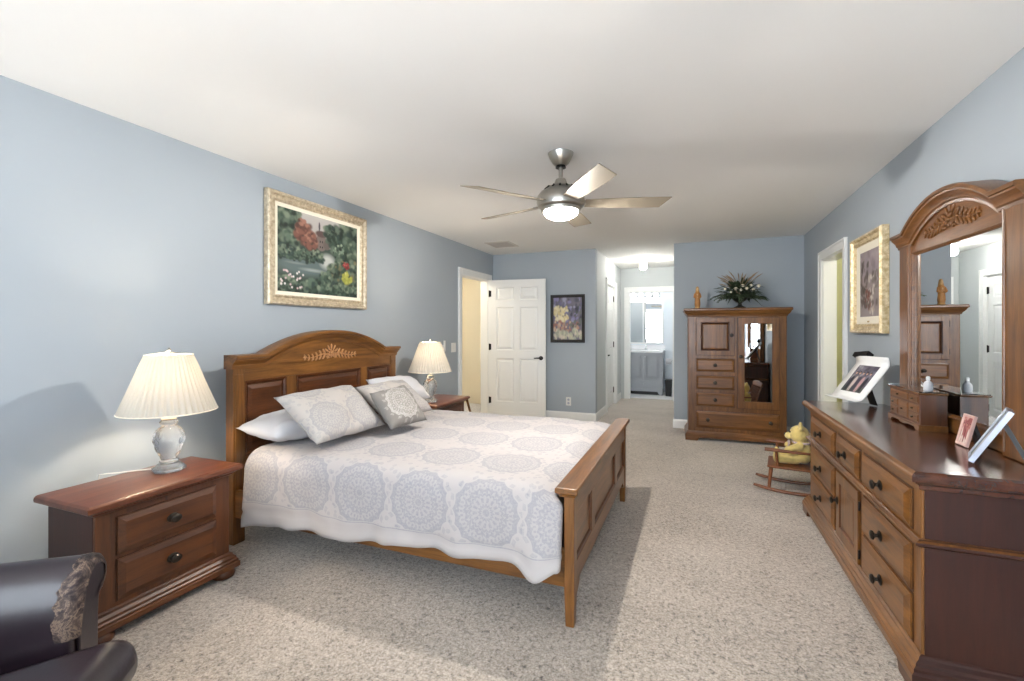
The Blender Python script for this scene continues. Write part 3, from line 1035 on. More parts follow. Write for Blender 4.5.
# comforter: top sheet, rounded shoulders and hanging sides
def comforter():
    bm = bmesh.new(); uvl = bm.loops.layers.uv.new('UVMap')
    X0, X1 = -2.44, -0.558
    NX, NS = 110, 120
    yc, hw, ztop, rad = 2.785, 0.855, 0.598, 0.11
    flat = hw - rad; arc = rad * PI / 2
    rows = []; uvs = []
    for i in range(NX + 1):
        x = X0 + (X1 - X0) * i / NX
        row = []; ur = []
        for j in range(NS + 1):
            sgn = -1 if j < NS / 2 else 1
            near = sgn < 0
            fx = (x - X0) / (X1 - X0)
            hem = (0.170 + 0.098 * fx) if near else 0.2
            if near: hem -= 0.045 * math.exp(-((x + 0.64) / 0.09) ** 2)       # the corner sags at the foot
            drop = ztop - rad - hem
            L = flat + arc + drop
            t = abs(j / NS - 0.5) * 2 * L
            if t < flat: y, z, ny, nz = t, ztop, 0, 1
            elif t < flat + arc:
                a = (t - flat) / rad
                y = flat + rad * math.sin(a); z = ztop - rad + rad * math.cos(a); ny, nz = math.sin(a), math.cos(a)
            else:
                y = hw; z = ztop - rad - (t - flat - arc); ny, nz = 1, 0
            dn = (t - flat - arc) / max(drop, 0.01)
            p = Vector((x, 0, 0))
            lump = noise.noise(Vector((x * 3.1, t * sgn * 3.4, 0.3))) * 0.012 + noise.noise(Vector((x * 9, t * sgn * 8, 4))) * 0.004
            lump += noise.noise(Vector((x * 22, t * sgn * 18, 9))) * 0.0018
            if dn > 0:
                w = min(1, dn)
                lump += w * (0.016 * math.sin(x * 17 + 2 * noise.noise(Vector((x * 3, 1, 1)))) + 0.012 * noise.noise(Vector((x * 11, 7, dn * 1.5))))
                if near:
                    lump += w * 0.05 * math.exp(-((x + 0.62) / 0.08) ** 2)
                    z += 0.010 * w * math.sin(x * 8.3) + 0.004 * w * math.sin(x * 31)
                    if dn > 0.72: lump -= 0.010 * math.exp(-((dn - 0.75) / 0.035) ** 2)
            # slight crown to the middle and swell near the pillows
            crown_ = 0.012 * (1 - (y / hw) ** 2) if t < flat else 0
            yy = yc + sgn * (y + ny * lump)
            zz = z + nz * lump + crown_
            if fx > 0.94: zz -= 0.02 * ((fx - 0.94) / 0.06) ** 2 * nz
            xx = x - (0.045 * min(1, max(0, (fx - 0.88) / 0.12)) * min(1, max(0, (zz - 0.535) / 0.03)))
            row.append(bm.verts.new((xx, yy, zz))); ur.append((x - X0, sgn * t))
        rows.append(row); uvs.append(ur)
    for i in range(NX):
        for j in range(NS):
            idx = [(i, j), (i + 1, j), (i + 1, j + 1), (i, j + 1)]
            f = bm.faces.new([rows[a][b] for a, b in idx]); f.smooth = True
            for l, (a, b) in zip(f.loops, idx): l[uvl].uv = uvs[a][b]
    # rounded, tucked-in foot end
    last = [v.co.copy() for v in rows[NX]]
    for q in range(1, 8):
        a = min(q, 5) / 5 * PI / 2
        row = []
        for j, p in enumerate(last):
            inn = 0.022 * (1 - math.cos(a)) + (q - 5) * 0.006 * (q > 5)
            d = Vector((0, yc - p.y, 0.40 - p.z)); d = d.normalized() if d.length > 1e-4 else d
            row.append(bm.verts.new((p.x + 0.020 * math.sin(a), p.y + d.y * inn, p.z + d.z * inn)))
        rows.append(row); uvs.append([(u + 0.01 * q, v_) for u, v_ in uvs[NX]])
    for i in range(NX, NX + 7):
        for j in range(NS):
            idx = [(i, j), (i + 1, j), (i + 1, j + 1), (i, j + 1)]
            f = bm.faces.new([rows[a][b] for a, b in idx]); f.smooth = True
            for l, (a, b) in zip(f.loops, idx): l[uvl].uv = uvs[a][b]
    bmesh.ops.recalc_face_normals(bm, faces=bm.faces)
    me = bpy.data.meshes.new('comforter'); bm.to_mesh(me); bm.free()
    me.materials.append(M['comforter'])
    o = bpy.data.objects.new('comforter', me); COL.objects.link(o)
    m = o.modifiers.new('loft', 'SOLIDIFY'); m.thickness = 0.02; m.offset = -1
    return o


tag(comforter(), 'pale comforter with blue grey medallions spread over the bed, sides hanging', 'comforter')


def pillow(name, mat, TL, TR, BR, BL, thick, label, cat='pillow', bow=0.06, n=22, puff=0.45, seed=0, group=None, seam=True):
    C4 = [Vector(v) for v in (TL, TR, BR, BL)]
    ctr = (C4[0] + C4[1] + C4[2] + C4[3]) / 4
    ux = ((C4[1] - C4[0]) + (C4[2] - C4[3])); uy = ((C4[0] - C4[3]) + (C4[1] - C4[2]))
    wlen = ux.length / 2; hlen = uy.length / 2
    nrm = ux.cross(uy).normalized()
    bm = bmesh.new(); uvl = bm.loops.layers.uv.new('UVMap')
    for side in (1, -1):
        g = []
        for j in range(n + 1):
            r = []
            for i in range(n + 1):
                u, v = -1 + 2 * i / n, -1 + 2 * j / n
                uu = u * (1 - bow * (1 - v * v)); vv = v * (1 - bow * (1 - u * u))
                a, b = (uu + 1) / 2, (vv + 1) / 2
                p = (C4[3] * (1 - a) * (1 - b) + C4[2] * a * (1 - b) + C4[0] * (1 - a) * b + C4[1] * a * b)
                e = (1 - abs(u) ** 2.6) * (1 - abs(v) ** 2.6)
                h = thick / 2 * max(0, e) ** puff
                h += (noise.noise(Vector((u * 2.2, v * 2.2, seed + side))) * 0.018 + noise.noise(Vector((u * 5, v * 5, seed + 5 * side))) * 0.008) * min(1, e * 3)
                r.append((bm.verts.new(p + nrm * side * max(h, 0)), (u * wlen / 2, v * hlen / 2)))
            g.append(r)
        for j in range(n):
            for i in range(n):
                q = [g[j][i], g[j][i + 1], g[j + 1][i + 1], g[j + 1][i]]
                if side < 0: q = q[::-1]
                f = bm.faces.new([x[0] for x in q]); f.smooth = True
                for l, x in zip(f.loops, q): l[uvl].uv = (x[1][0] + (0.23 if cat == 'x' else 0.23), x[1][1] + 0.23)
    bmesh.ops.remove_doubles(bm, verts=bm.verts, dist=0.0006)
    for vtx in bm.verts: vtx.co -= ctr
    bmesh.ops.recalc_face_normals(bm, faces=bm.faces)
    me = bpy.data.meshes.new(name); bm.to_mesh(me); bm.free(); me.materials.append(mat)
    o = bpy.data.objects.new(name, me); COL.objects.link(o); o.location = ctr
    return tag(o, label, cat, group)


pillow('sleeping_pillow', M['sheet'], (-2.555, 1.96, 0.715), (-2.555, 2.60, 0.715), (-2.20, 2.58, 0.69), (-2.20, 1.94, 0.69), 0.16,
       'plain white sleeping pillow lying flat on the near side of the bed', seed=1, puff=0.5)
pillow('sleeping_pillow', M['sheet'], (-2.46, 3.02, 0.90), (-2.50, 3.70, 0.86), (-2.24, 3.66, 0.68), (-2.22, 3.0, 0.68), 0.16,
       'plain white sleeping pillow propped behind the second sham by the far lamp', seed=2, puff=0.5)
pillow('pillow_sham', M['sham'], (-2.30, 2.005, 0.905), (-2.30, 2.665, 0.905), (-1.93, 2.575, 0.665), (-1.95, 1.985, 0.665), 0.15,
       'large patterned sham leaning in front of the flat white pillow, nearer of the two', seed=3)
pillow('pillow_sham', M['sham'], (-2.30, 2.69, 0.885), (-2.27, 3.25, 0.885), (-1.94, 3.20, 0.66), (-1.98, 2.66, 0.66), 0.13,
       'large patterned sham half hidden behind the small grey accent pillow', seed=4)
pillow('accent_pillow', M['accent'], (-2.03, 2.53, 0.875), (-2.01, 2.90, 0.893), (-1.76, 2.815, 0.665), (-1.80, 2.455, 0.665), 0.12,
       'small square grey pillow with a white medallion, front of the bed pillows', seed=5, bow=0.05)


# ------------------------------------------------------------------ nightstands (front -y, centre origin)
def nightstand(label, loc, rz, group):
    r = thing('nightstand', label, 'nightstand', loc, rz, group)
    b = MB()
    b.box(-0.295, 0.295, -0.143, 0.20, 0.10, 0.535)
    b.build('body', M['red_z'], r, bevel=0.004)
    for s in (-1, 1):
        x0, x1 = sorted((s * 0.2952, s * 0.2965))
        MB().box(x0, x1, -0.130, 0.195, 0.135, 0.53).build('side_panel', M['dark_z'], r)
    t = MB()

    def ring(o, z): return (-0.295 - o, 0.295 + o, -0.143 - o, 0.205, z)
    t.loft([ring(0.004, 0.533), ring(0.012, 0.540), ring(0.014, 0.546), ring(0.030, 0.556), ring(0.034, 0.558), ring(0.045, 0.562),
            ring(0.047, 0.572), ring(0.045, 0.582), ring(0.038, 0.588), ring(0.032, 0.59)])
    t.build('tabletop', M['top_x'], r, smooth=25)
    m = MB()
    m.loft([ring(0.036, 0.048), ring(0.036, 0.072), ring(0.030, 0.076), ring(0.030, 0.086), ring(0.024, 0.092), ring(0.022, 0.102), ring(0.012, 0.112), ring(0.010, 0.122), ring(0.002, 0.128)])
    m.build('base_moulding', M['red_x'], r, smooth=25)
    for sx in (-1, 1):
        for sy in (-1, 1):
            f = MB()
            cx, cy = sx * 0.275, -0.125 if sy < 0 else 0.15
            f.lathe([(0.040, 0), (0.052, 0.008), (0.056, 0.024), (0.050, 0.040), (0.044, 0.0485)], 18, (cx, cy, 0))
            f.build('foot', M['red_x'], r, smooth=40)
    for z0, z1 in ((0.345, 0.505), (0.15, 0.325)):
        g = MB().rect_frame(-0.222, 0.222, z0 - 0.004, z1 + 0.004, [(0, -0.1428), (0, -0.1445), (0.006, -0.1445), (0.006, -0.1428)])
        g.build('drawer_gap', M['groove'], r)
        d = raised(-0.218, 0.218, z0, z1, -0.143, 0.018, 0.026).build('drawer', M['red_x'], r)
        knob(d, 0, -0.1615, (z0 + z1) / 2, 0.018, 1.35)
    return r


ns = nightstand('two drawer wooden nightstand holding the large crystal lamp, beside the leather armchair', (-2.435, 1.43, 0), R(90), 'matching nightstands by the bed')
ns2 = dup(ns)
ns2.location = (-2.435, 4.11, 0)
ns2['label'] = 'wooden nightstand on the far side of the bed, near the open white door'


ws = thing('walking_stick', 'plain brown wooden stick leaning on the right end of the far nightstand', 'walking stick', (-2.30, 4.78, 0.0))
MB().tube([(0, 0, 0.012), (-0.003, -0.285, 0.53), (-0.003, -0.303, 0.57)], [0.011, 0.014, 0.012], 12).build('stick_shaft', M['wood_z'], ws, smooth=40)
MB().tube([(0.001, 0.007, 0.001), (0, 0, 0.0125)], [0.014, 0.013], 12).build('rubber_tip', M['blackp'], ws, smooth=40)

# ------------------------------------------------------------------ table lamps
def table_lamp(label, loc, group):
    r = thing('table_lamp', label, 'lamp', loc, 0, group)
    b = MB()
    b.lathe([(0.070, 0), (0.074, 0.006), (0.074, 0.016), (0.058, 0.022), (0.054, 0.03), (0.046, 0.036)], 8, mod=None)
    b.build('lamp_base', M['crystal'], r)
    v = MB()
    ctl = [(0.030, 0.037), (0.042, 0.047), (0.034, 0.058), (0.038, 0.07), (0.050, 0.095), (0.060, 0.125), (0.066, 0.155), (0.065, 0.18), (0.056, 0.205),
           (0.042, 0.218), (0.030, 0.226), (0.036, 0.236), (0.040, 0.246), (0.034, 0.256)]
    fine = []
    for (r0, z0), (r1, z1) in zip(ctl, ctl[1:]):
        for q in range(4): fine.append((r0 + (r1 - r0) * q / 4, z0 + (z1 - z0) * q / 4))
    fine.append(ctl[-1])
    cut = lambda a, z: 1 + (0.10 * (abs(math.sin(a * 5 + z * 42)) * abs(math.sin(a * 5 - z * 42)) - 0.4) if 0.075 < z < 0.21 else 0.03 * math.sin(a * 12))
    v.lathe(fine, 80, mod=cut)
    v.build('lamp_body', M['crystal'], r, smooth=50)
    n = MB()
    n.lathe([(0.030, 0.257), (0.032, 0.262), (0.014, 0.268), (0.011, 0.30), (0.016, 0.302), (0.016, 0.345), (0.008, 0.35)], 20)
    n.tube([(0, 0, 0.35), (0, 0, 0.362)], 0.003, 8)
    n.build('lamp_socket', M['nickel'], r, smooth=40)
    # harp + finial
    h = MB()
    for s in (-1, 1):
        h.tube([(s * 0.015, 0, 0.30), (s * 0.05, 0, 0.35), (s * 0.055, 0, 0.45), (s * 0.03, 0, 0.56), (0, 0, 0.603)], 0.0022, 6)
    h.build('harp', M['nickel'], r)
    s = MB()
    N = 150
    pl = lambda a, z: 1 + 0.022 * math.sin(a * 44)
    s.lathe([(0.207, 0.300), (0.186, 0.355), (0.165, 0.41), (0.143, 0.47), (0.122, 0.53), (0.1, 0.585)], N * 2, mod=pl, cap=False)
    sh = s.build('lamp_shade', M['shade'], r, smooth=180)
    t = MB()
    for (rr, z) in ((0.209, 0.300), (0.101, 0.585)):
        MB().tube([(rr * math.cos(a), rr * math.sin(a), z) for a in [2 * PI * i / 48 for i in range(49)]], 0.0035, 6, cap=False).build('shade_trim', M['linen'], sh)
    for k in range(3):
        a = 2 * PI * k / 3
        t.tube([(0, 0, 0.600), (0.1 * math.cos(a), 0.1 * math.sin(a), 0.587)], 0.002, 6)
    t.build('shade_spider', M['nickel'], sh)
    f = MB().lathe([(0.006, 0.603), (0.010, 0.608), (0.007, 0.616), (0.002, 0.622)], 14)
    f.build('finial', M['nickel'], r, smooth=40)
    bl = MB().ell((0, 0, 0.40), (0.028, 0.028, 0.038))
    bl.build('bulb', emit('warm_bulb', (1.0, 0.84, 0.60, 1), 8.0), r, smooth=180)
    o = point('lamp_light', (loc[0], loc[1], loc[2] + 0.46), LAMP_W, (1.0, 0.83, 0.62), 0.03)
    return r


lamp1 = table_lamp('cut crystal table lamp with pleated cream shade on the near nightstand', (-2.488, 1.545, 0.591), 'matching crystal lamps')
table_lamp('crystal table lamp with white shade on the far nightstand near the doorway', (-2.42, 3.93, 0.591), 'matching crystal lamps')
MB().tube([(-0.06, -0.03, 0.006), (-0.12, -0.07, 0.004), (-0.165, -0.13, 0.004), (-0.20, -0.16, 0.004), (-0.232, -0.18, 0.0), (-0.25, -0.18, -0.06), (-0.26, -0.17, -0.35), (-0.30, -0.15, -0.575), (-0.38, -0.13, -0.583)], 0.003, 8).build('lamp_cord', M['cord'], lamp1, smooth=180)

# ------------------------------------------------------------------ dresser (front -y; local +x = world -Y after the turn)
DRC = (0.965, 2.97, 0)
dr = thing('dresser', 'long low honey wood dresser with dark top and many drawers along the right wall', 'dresser', DRC, R(-90))
b = MB()
b.box(-0.865, 0.865, -0.200, 0.235, 0.09, 0.74)
b.build('body', M['wood_z'], dr, bevel=0.004)
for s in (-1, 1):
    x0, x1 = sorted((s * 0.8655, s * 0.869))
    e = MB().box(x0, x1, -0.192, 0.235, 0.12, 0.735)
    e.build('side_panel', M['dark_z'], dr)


def dring(o, z): return (-0.865 - o, 0.865 + o, -0.200 - o, 0.238, z)


t = MB()
t.loft([dring(0.002, 0.722), dring(0.010, 0.728), dring(0.012, 0.742), dring(0.026, 0.752), dring(0.028, 0.756), dring(0.040, 0.760), dring(0.043, 0.768),
        dring(0.043, 0.780), dring(0.038, 0.788), dring(0.030, 0.793), dring(0.026, 0.795)])
M['dresser_top'] = wood('mirror_polished_dark_top', S(48, 22, 12), S(96, 50, 28), axis='x', fig=0.7, rough=0.2, coat=0.7)
second_mat(t.build('dresser_top', M['dresser_top'], dr, smooth=25), M['wood_x'], lambda n_: n_.y < -0.4)
m = MB()
m.loft([dring(0.042, 0.045), dring(0.042, 0.070), dring(0.034, 0.077), dring(0.034, 0.088), dring(0.026, 0.095), dring(0.024, 0.105), dring(0.012, 0.115), dring(0.010, 0.122), dring(0.002, 0.128)])
second_mat(m.build('base_moulding', M['wood_x'], dr, smooth=25), M['dark_y'], lambda n_: abs(n_.x) > 0.5)  # end-facing faces take the darker wood tone, front stays honey
m = MB()
m.loft([dring(0.002, 0.515), dring(0.012, 0.519), dring(0.016, 0.524), dring(0.024, 0.528), dring(0.024, 0.538), dring(0.014, 0.543), dring(0.010, 0.547), dring(0.002, 0.549)])
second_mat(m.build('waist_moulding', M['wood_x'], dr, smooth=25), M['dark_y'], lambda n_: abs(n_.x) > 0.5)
for sx in (-1, 1):
    for y0, y1 in ((-0.240, -0.10), (0.12, 0.235)):
        x0, x1 = sorted((sx * 0.906, sx * 0.76))
        f = MB()
        q = 0.02
        f.loft([(x0 + (q if sx > 0 else 0), x1 - (0 if sx > 0 else q), y0, y1 - q, 0), (x0 + (q * 0.8 if sx > 0 else 0), x1 - (0 if sx > 0 else q * 0.8), y0, y1 - q * 0.8, 0.015), (x0, x1, y0, y1, 0.0455)])
        f.build('bracket_foot', M['red_x'], dr, bevel=0.004)


def gap(parent, x0, x1, z0, z1, yf, w=0.006):
    g = MB().rect_frame(x0 - w, x1 + w, z0 - w, z1 + w, [(0, yf + 0.002), (0, yf - 0.0015), (w, yf - 0.0015), (w, yf + 0.002)])
    return g.build('drawer_gap', M['groove'], parent)


YFD = -0.200
BANKS = [(0.262, 0.795), (-0.772, -0.222)]
for x0, x1 in BANKS:
    for z0, z1 in ((0.560, 0.704), (0.325, 0.500), (0.138, 0.308)):
        gap(dr, x0, x1, z0, z1, YFD)
        d = raised(x0, x1, z0, z1, YFD, 0.020, 0.028).build('drawer', M['wood_x'], dr)
        knob(d, (x0 + x1) / 2, YFD - 0.021, (z0 + z1) / 2, 0.019, 1.15, 0.036)
gap(dr, -0.170, 0.208, 0.560, 0.704, YFD)
d = raised(-0.170, 0.208, 0.560, 0.704, YFD, 0.020, 0.028).build('drawer', M['wood_x'], dr)
knob(d, 0.019, YFD - 0.021, 0.632, 0.019, 1.15, 0.036)
gap(dr, -0.170, 0.208, 0.138, 0.500, YFD)
dd = MB()
dd.box(-0.170, 0.208, YFD - 0.014, YFD, 0.138, 0.195); dd.box(-0.170, 0.208, YFD - 0.014, YFD, 0.443, 0.500)
dd.box(-0.170, -0.113, YFD - 0.014, YFD, 0.195, 0.443); dd.box(0.151, 0.208, YFD - 0.014, YFD, 0.195, 0.443)
door = dd.build('door', M['wood_z'], dr, bevel=0.002)
raised(-0.113, 0.151, 0.195, 0.443, YFD + 0.001, 0.012, 0.03).build('door_panel', M['wood_z'], door)
MB().rect_frame(-0.113, 0.151, 0.195, 0.443, [(0, YFD), (0, YFD - 0.011), (0.007, YFD - 0.004), (0.008, YFD)]).build('panel_bead', M['red_z'], door)
knob(door, -0.143, YFD - 0.0145, 0.335, 0.019, 1.15, 0.036)
for z in (0.19, 0.43):
    MB().tube([(0.211, YFD - 0.008, z - 0.022), (0.211, YFD - 0.008, z + 0.022)], 0.005, 8).build('hinge', M['black'], door)

# ------------------------------------------------------------------ dresser mirror (front -y, stands on the dresser)
MZ = 0.797
mr = thing('dresser_mirror', 'arched wood framed mirror standing on the dresser top', 'mirror', (1.178, 2.90, MZ), R(-90))
z = lambda a: a - MZ
st = MB()
AP = arch_path(0.565, 0.415, z(1.805), z(1.935), 26)
for s in (-1, 1):
    x0, x1 = sorted((s * 0.432, s * 0.575))
    p = MB()
    p.box(x0, x1, -0.022, 0.040, 0.0, z(1.81))
    p.build('mirror_post', M['mid_z'], mr, bevel=0.004)
    q = MB().tube([(s * 0.446, -0.022, 0.02), (s * 0.446, -0.022, z(1.79))], 0.006, 8)
    q.build('post_bead', M['mid_z'], mr, smooth=40)
f = MB()
f.prism([(x, zz) for x, zz in arch_path(0.432, 0.414, z(1.805), z(1.935), 26)] + [(0.432, z(1.745)), (-0.432, z(1.745))], -0.012, 0.036)
f.build('arched_board', M['mid_x'], mr)
f = MB().box(-0.432, 0.432, 0.0, 0.036, 0.0, 0.075)
f.build('bottom_rail', M['mid_x'], mr, bevel=0.003)
g = MB().rect_frame(-0.432, 0.432, 0.075, z(1.745), [(0, 0.014), (0, -0.016), (0.006, -0.014), (0.010, -0.006), (0.014, -0.004), (0.016, 0.002), (0.0165, 0.014)])
g.build('mirror_bead', M['mid_x'], mr, smooth=30)
MB().box(-0.425, 0.425, 0.004, 0.010, 0.08, z(1.74)).build('mirror_pane', M['mirror'], mr)
MB().box(-0.43, 0.43, 0.012, 0.034, 0.08, z(1.742)).build('mirror_back', M['dark_z'], mr)
cr = MB()
cr.sweep(arch_path(0.59, 0.415, z(1.805), z(1.935), 30),
         [(-0.020, 0.042), (-0.020, -0.024), (-0.006, -0.026), (0.0, -0.034), (0.010, -0.036), (0.022, -0.044), (0.034, -0.056), (0.042, -0.058), (0.044, -0.066), (0.060, -0.066), (0.064, -0.058), (0.064, 0.042)])
cr.build('mirror_crown', M['mid_x'], mr, smooth=30)
carving(0.50, 0.15, 5).at(Matrix.Translation((0, -0.012, z(1.842)))).build('carving', M['mid_x'], mr, smooth=60)

# ------------------------------------------------------------------ armoire
ar = thing('armoire', 'tall wooden chest with panel door, drawers and mirrored door against the far wall', 'armoire', (0.432, 6.115, 0), R(2.2))
YA = -0.235
b = MB()
b.box(-0.513, 0.513, YA, 0.22, 0.10, 1.50)
b.build('body', M['mid_z'], ar, bevel=0.006)


def aring(o, zz): return (-0.513 - o, 0.513 + o, YA - o, 0.225, zz)


t = MB()
t.loft([aring(0.002, 1.452), aring(0.010, 1.458), aring(0.012, 1.470), aring(0.024, 1.482), aring(0.036, 1.500), aring(0.040, 1.514), aring(0.046, 1.518), aring(0.052, 1.524),
        aring(0.052, 1.540), aring(0.047, 1.548), aring(0.040, 1.55)])
t.build('cornice', M['mid_x'], ar, smooth=25)
m = MB()
m.loft([aring(0.034, 0.035), aring(0.034, 0.068), aring(0.028, 0.075), aring(0.024, 0.082), aring(0.014, 0.095), aring(0.012, 0.104), aring(0.002, 0.112)])
m.build('base_moulding', M['mid_x'], ar, smooth=25)
for sx in (-1, 1):
    for y0, y1 in ((YA - 0.032, YA + 0.09), (0.12, 0.222)):
        x0, x1 = sorted((sx * 0.545, sx * 0.39))
        MB().loft([(x0 + (0.02 if sx > 0 else 0), x1 - (0 if sx > 0 else 0.02), y0, y1, 0), (x0, x1, y0, y1, 0.0355)]).build('bracket_foot', M['mid_x'], ar, bevel=0.004)
# panel door
AX0, AX1 = -0.424, -0.018
gap(ar, AX0, AX1, 1.005, 1.435, YA)
dd = MB()
dd.box(AX0, AX0 + 0.06, YA - 0.016, YA, 1.005, 1.435); dd.box(AX1 - 0.06, AX1, YA - 0.016, YA, 1.005, 1.435)
dd.box(AX0 + 0.06, AX1 - 0.06, YA - 0.016, YA, 1.005, 1.065); dd.box(AX0 + 0.06, AX1 - 0.06, YA - 0.016, YA, 1.375, 1.435)
door = dd.build('cabinet_door', M['mid_z'], ar, bevel=0.002)
raised(AX0 + 0.06, AX1 - 0.06, 1.065, 1.375, YA + 0.001, 0.010, 0.02).build('door_panel', M['mid_z'], door)
MB().rect_frame(AX0 + 0.048, AX1 - 0.048, 1.053, 1.387, [(0, YA - 0.0158), (0.004, YA - 0.021), (0.012, YA - 0.019), (0.022, YA - 0.006), (0.022, YA - 0.002)]).build('panel_bead', M['groove'], door)
knob(door, AX1 - 0.03, YA - 0.0165, 1.235, 0.018)
for zz in (1.08, 1.36):
    MB().tube([(AX0 - 0.004, YA - 0.008, zz - 0.03), (AX0 - 0.004, YA - 0.008, zz + 0.03)], 0.005, 8).build('hinge', M['bronze'], door)
for z0, z1 in ((0.812, 0.962), (0.605, 0.760), (0.408, 0.560)):
    gap(ar, AX0, AX1, z0, z1, YA)
    d = raised(AX0, AX1, z0, z1, YA, 0.018, 0.022).build('drawer', M['mid_x'], ar)
    knob(d, (AX0 + AX1) / 2, YA - 0.019, (z0 + z1) / 2, 0.018)
gap(ar, AX0, 0.44, 0.155, 0.345, YA)
d = raised(AX0, 0.44, 0.155, 0.345, YA, 0.018, 0.026).build('drawer', M['mid_x'], ar)
for x in (-0.30, 0.35): knob(d, x, YA - 0.019, 0.25, 0.018)
# mirrored door
GX0, GX1 = 0.018, 0.436
gap(ar, GX0, GX1, 0.400, 1.435, YA)
dd = MB()
dd.box(GX0, GX0 + 0.063, YA - 0.018, YA, 0.400, 1.435); dd.box(GX1 - 0.063, GX1, YA - 0.018, YA, 0.400, 1.435)
dd.box(GX0 + 0.063, GX1 - 0.063, YA - 0.018, YA, 0.400, 0.475); dd.box(GX0 + 0.063, GX1 - 0.063, YA - 0.018, YA, 1.372, 1.435)
door = dd.build('mirrored_door', M['mid_z'], ar, bevel=0.002)
MB().box(GX0 + 0.058, GX1 - 0.058, YA - 0.006, YA - 0.003, 0.47, 1.377).build('mirror_pane', M['mirror'], door)
MB().rect_frame(GX0 + 0.061, GX1 - 0.061, 0.473, 1.374, [(0, YA - 0.005), (0, YA - 0.016), (0.008, YA - 0.011), (0.010, YA - 0.005)]).build('door_bead', M['mid_z'], door)
knob(door, GX0 + 0.03, YA - 0.0185, 0.99, 0.018)

# ------------------------------------------------------------------ on top of the armoire
st = thing('figurine', 'small golden carved robed figurine standing at the left end of the armoire top', 'figurine', (0.03, 5.98, 1.551))
b = MB()
b.lathe([(0.036, 0), (0.040, 0.006), (0.040, 0.018), (0.034, 0.022)], 20)
b.build('plinth', M['statue'], st, smooth=40)
b = MB()
b.lathe([(0.034, 0.0225), (0.040, 0.05), (0.037, 0.09), (0.034, 0.13), (0.037, 0.165), (0.034, 0.19), (0.016, 0.205)], 28, mod=lambda a, z: 1 + 0.07 * math.sin(a * 7 + z * 20))
b.tube([(-0.034, -0.004, 0.178), (-0.046, -0.02, 0.14), (-0.024, -0.040, 0.128), (-0.004, -0.046, 0.135)], [0.013, 0.013, 0.010, 0.007], 10)
b.tube([(0.034, -0.004, 0.178), (0.046, -0.02, 0.14), (0.024, -0.040, 0.125), (0.004, -0.046, 0.132)], [0.013, 0.013, 0.010, 0.007], 10)
b.build('robe', M['statue_robe'], st, smooth=60)
b = MB()
b.ell((0, -0.006, 0.228), (0.018, 0.020, 0.025)); b.ell((0, -0.026, 0.226), (0.004, 0.005, 0.005)); b.tube([(0, 0, 0.195), (0, -0.002, 0.215)], 0.010, 10)
b.ell((0, -0.022, 0.135), (0.014, 0.012, 0.022)); b.ell((0, -0.030, 0.166), (0.010, 0.010, 0.012))
b.build('face', M['skinwood'], st, smooth=60)
b = MB()
b.lathe([(0.036, 0.17), (0.030, 0.20), (0.024, 0.235), (0.020, 0.255), (0.006, 0.268)], 18, (0, 0.010, 0))
b.build('veil', M['statue'], st, smooth=60)

for ch_ in st.children:
    for v_ in ch_.data.vertices: v_.co.x *= 0.78; v_.co.y *= 0.85
fa = thing('flower_arrangement', 'spreading arrangement of dark foliage and cream flowers in an urn on the armoire', 'plant', (0.49, 5.99, 1.551))
b = MB()
b.lathe([(0.062, 0), (0.064, 0.010), (0.046, 0.018), (0.022, 0.034), (0.018, 0.055), (0.030, 0.068), (0.062, 0.085), (0.088, 0.115), (0.098, 0.135), (0.102, 0.140), (0.088, 0.138), (0.05, 0.125)], 28)
b.build('urn', M['urn'], fa, smooth=40)
rnd = random.Random(21)


def leaf(mb, base, d, ln, w, droop=0.3, up=Vector((0, 0, 1)), n=6):
    d = Vector(d).normalized()
    side = d.cross(up)
    if side.length < 1e-3: side = Vector((1, 0, 0))
    side.normalize()
    p = Vector(base); L = []; Rr = []; C = []
    for i in range(n + 1):
        t = i / n
        q = p + d * ln * t - Vector((0, 0, droop * ln * t * t))
        ww = w * math.sin(PI * min(1, 0.08 + 0.92 * t)) ** 0.7 * 0.5
        nn = side.cross(d).normalized()
        L.append(mb.v(q + side * ww + nn * ww * 0.3)); Rr.append(mb.v(q - side * ww + nn * ww * 0.3)); C.append(mb.v(q))
    for i in range(n):
        mb.f([L[i], C[i], C[i + 1], L[i + 1]]); mb.f([C[i], Rr[i], Rr[i + 1], C[i + 1]])


def dirv(az, el): return Vector((math.cos(az) * math.cos(el), math.sin(az) * math.cos(el), math.sin(el)))


mb = MB()
for k in range(330):
    az = rnd.uniform(0, 2 * PI); el = rnd.uniform(-0.2, 1.25)
    base = Vector((0, 0, 0.145)) + Vector([c_ * k_ for c_, k_ in zip(dirv(az, el) * rnd.uniform(0.04, 0.17), (1.25, 0.8, 0.9))])
    leaf(mb, base, dirv(az + rnd.uniform(-0.5, 0.5), el), rnd.uniform(0.07, 0.13), rnd.uniform(0.02, 0.035), rnd.uniform(0.1, 0.6) if base.z > 0.13 else 0.1)
for az, el, ln in ((PI * 1.02, 0.75, 0.34), (PI * 0.9, 0.5, 0.30), (-0.1, 0.85, 0.36), (0.25, 0.55, 0.30), (PI * 1.3, 0.3, 0.26), (-0.7, 0.3, 0.26), (0.05, 0.05, 0.28)):
    leaf(mb, (0, 0, 0.15), dirv(az, el), ln, 0.022, 0.75, n=10)
for v_ in mb.bm.verts: v_.co.z = max(v_.co.z, 0.012)
mb.build('foliage', M['leaf'], fa, solid=0.0015)
mb = MB()
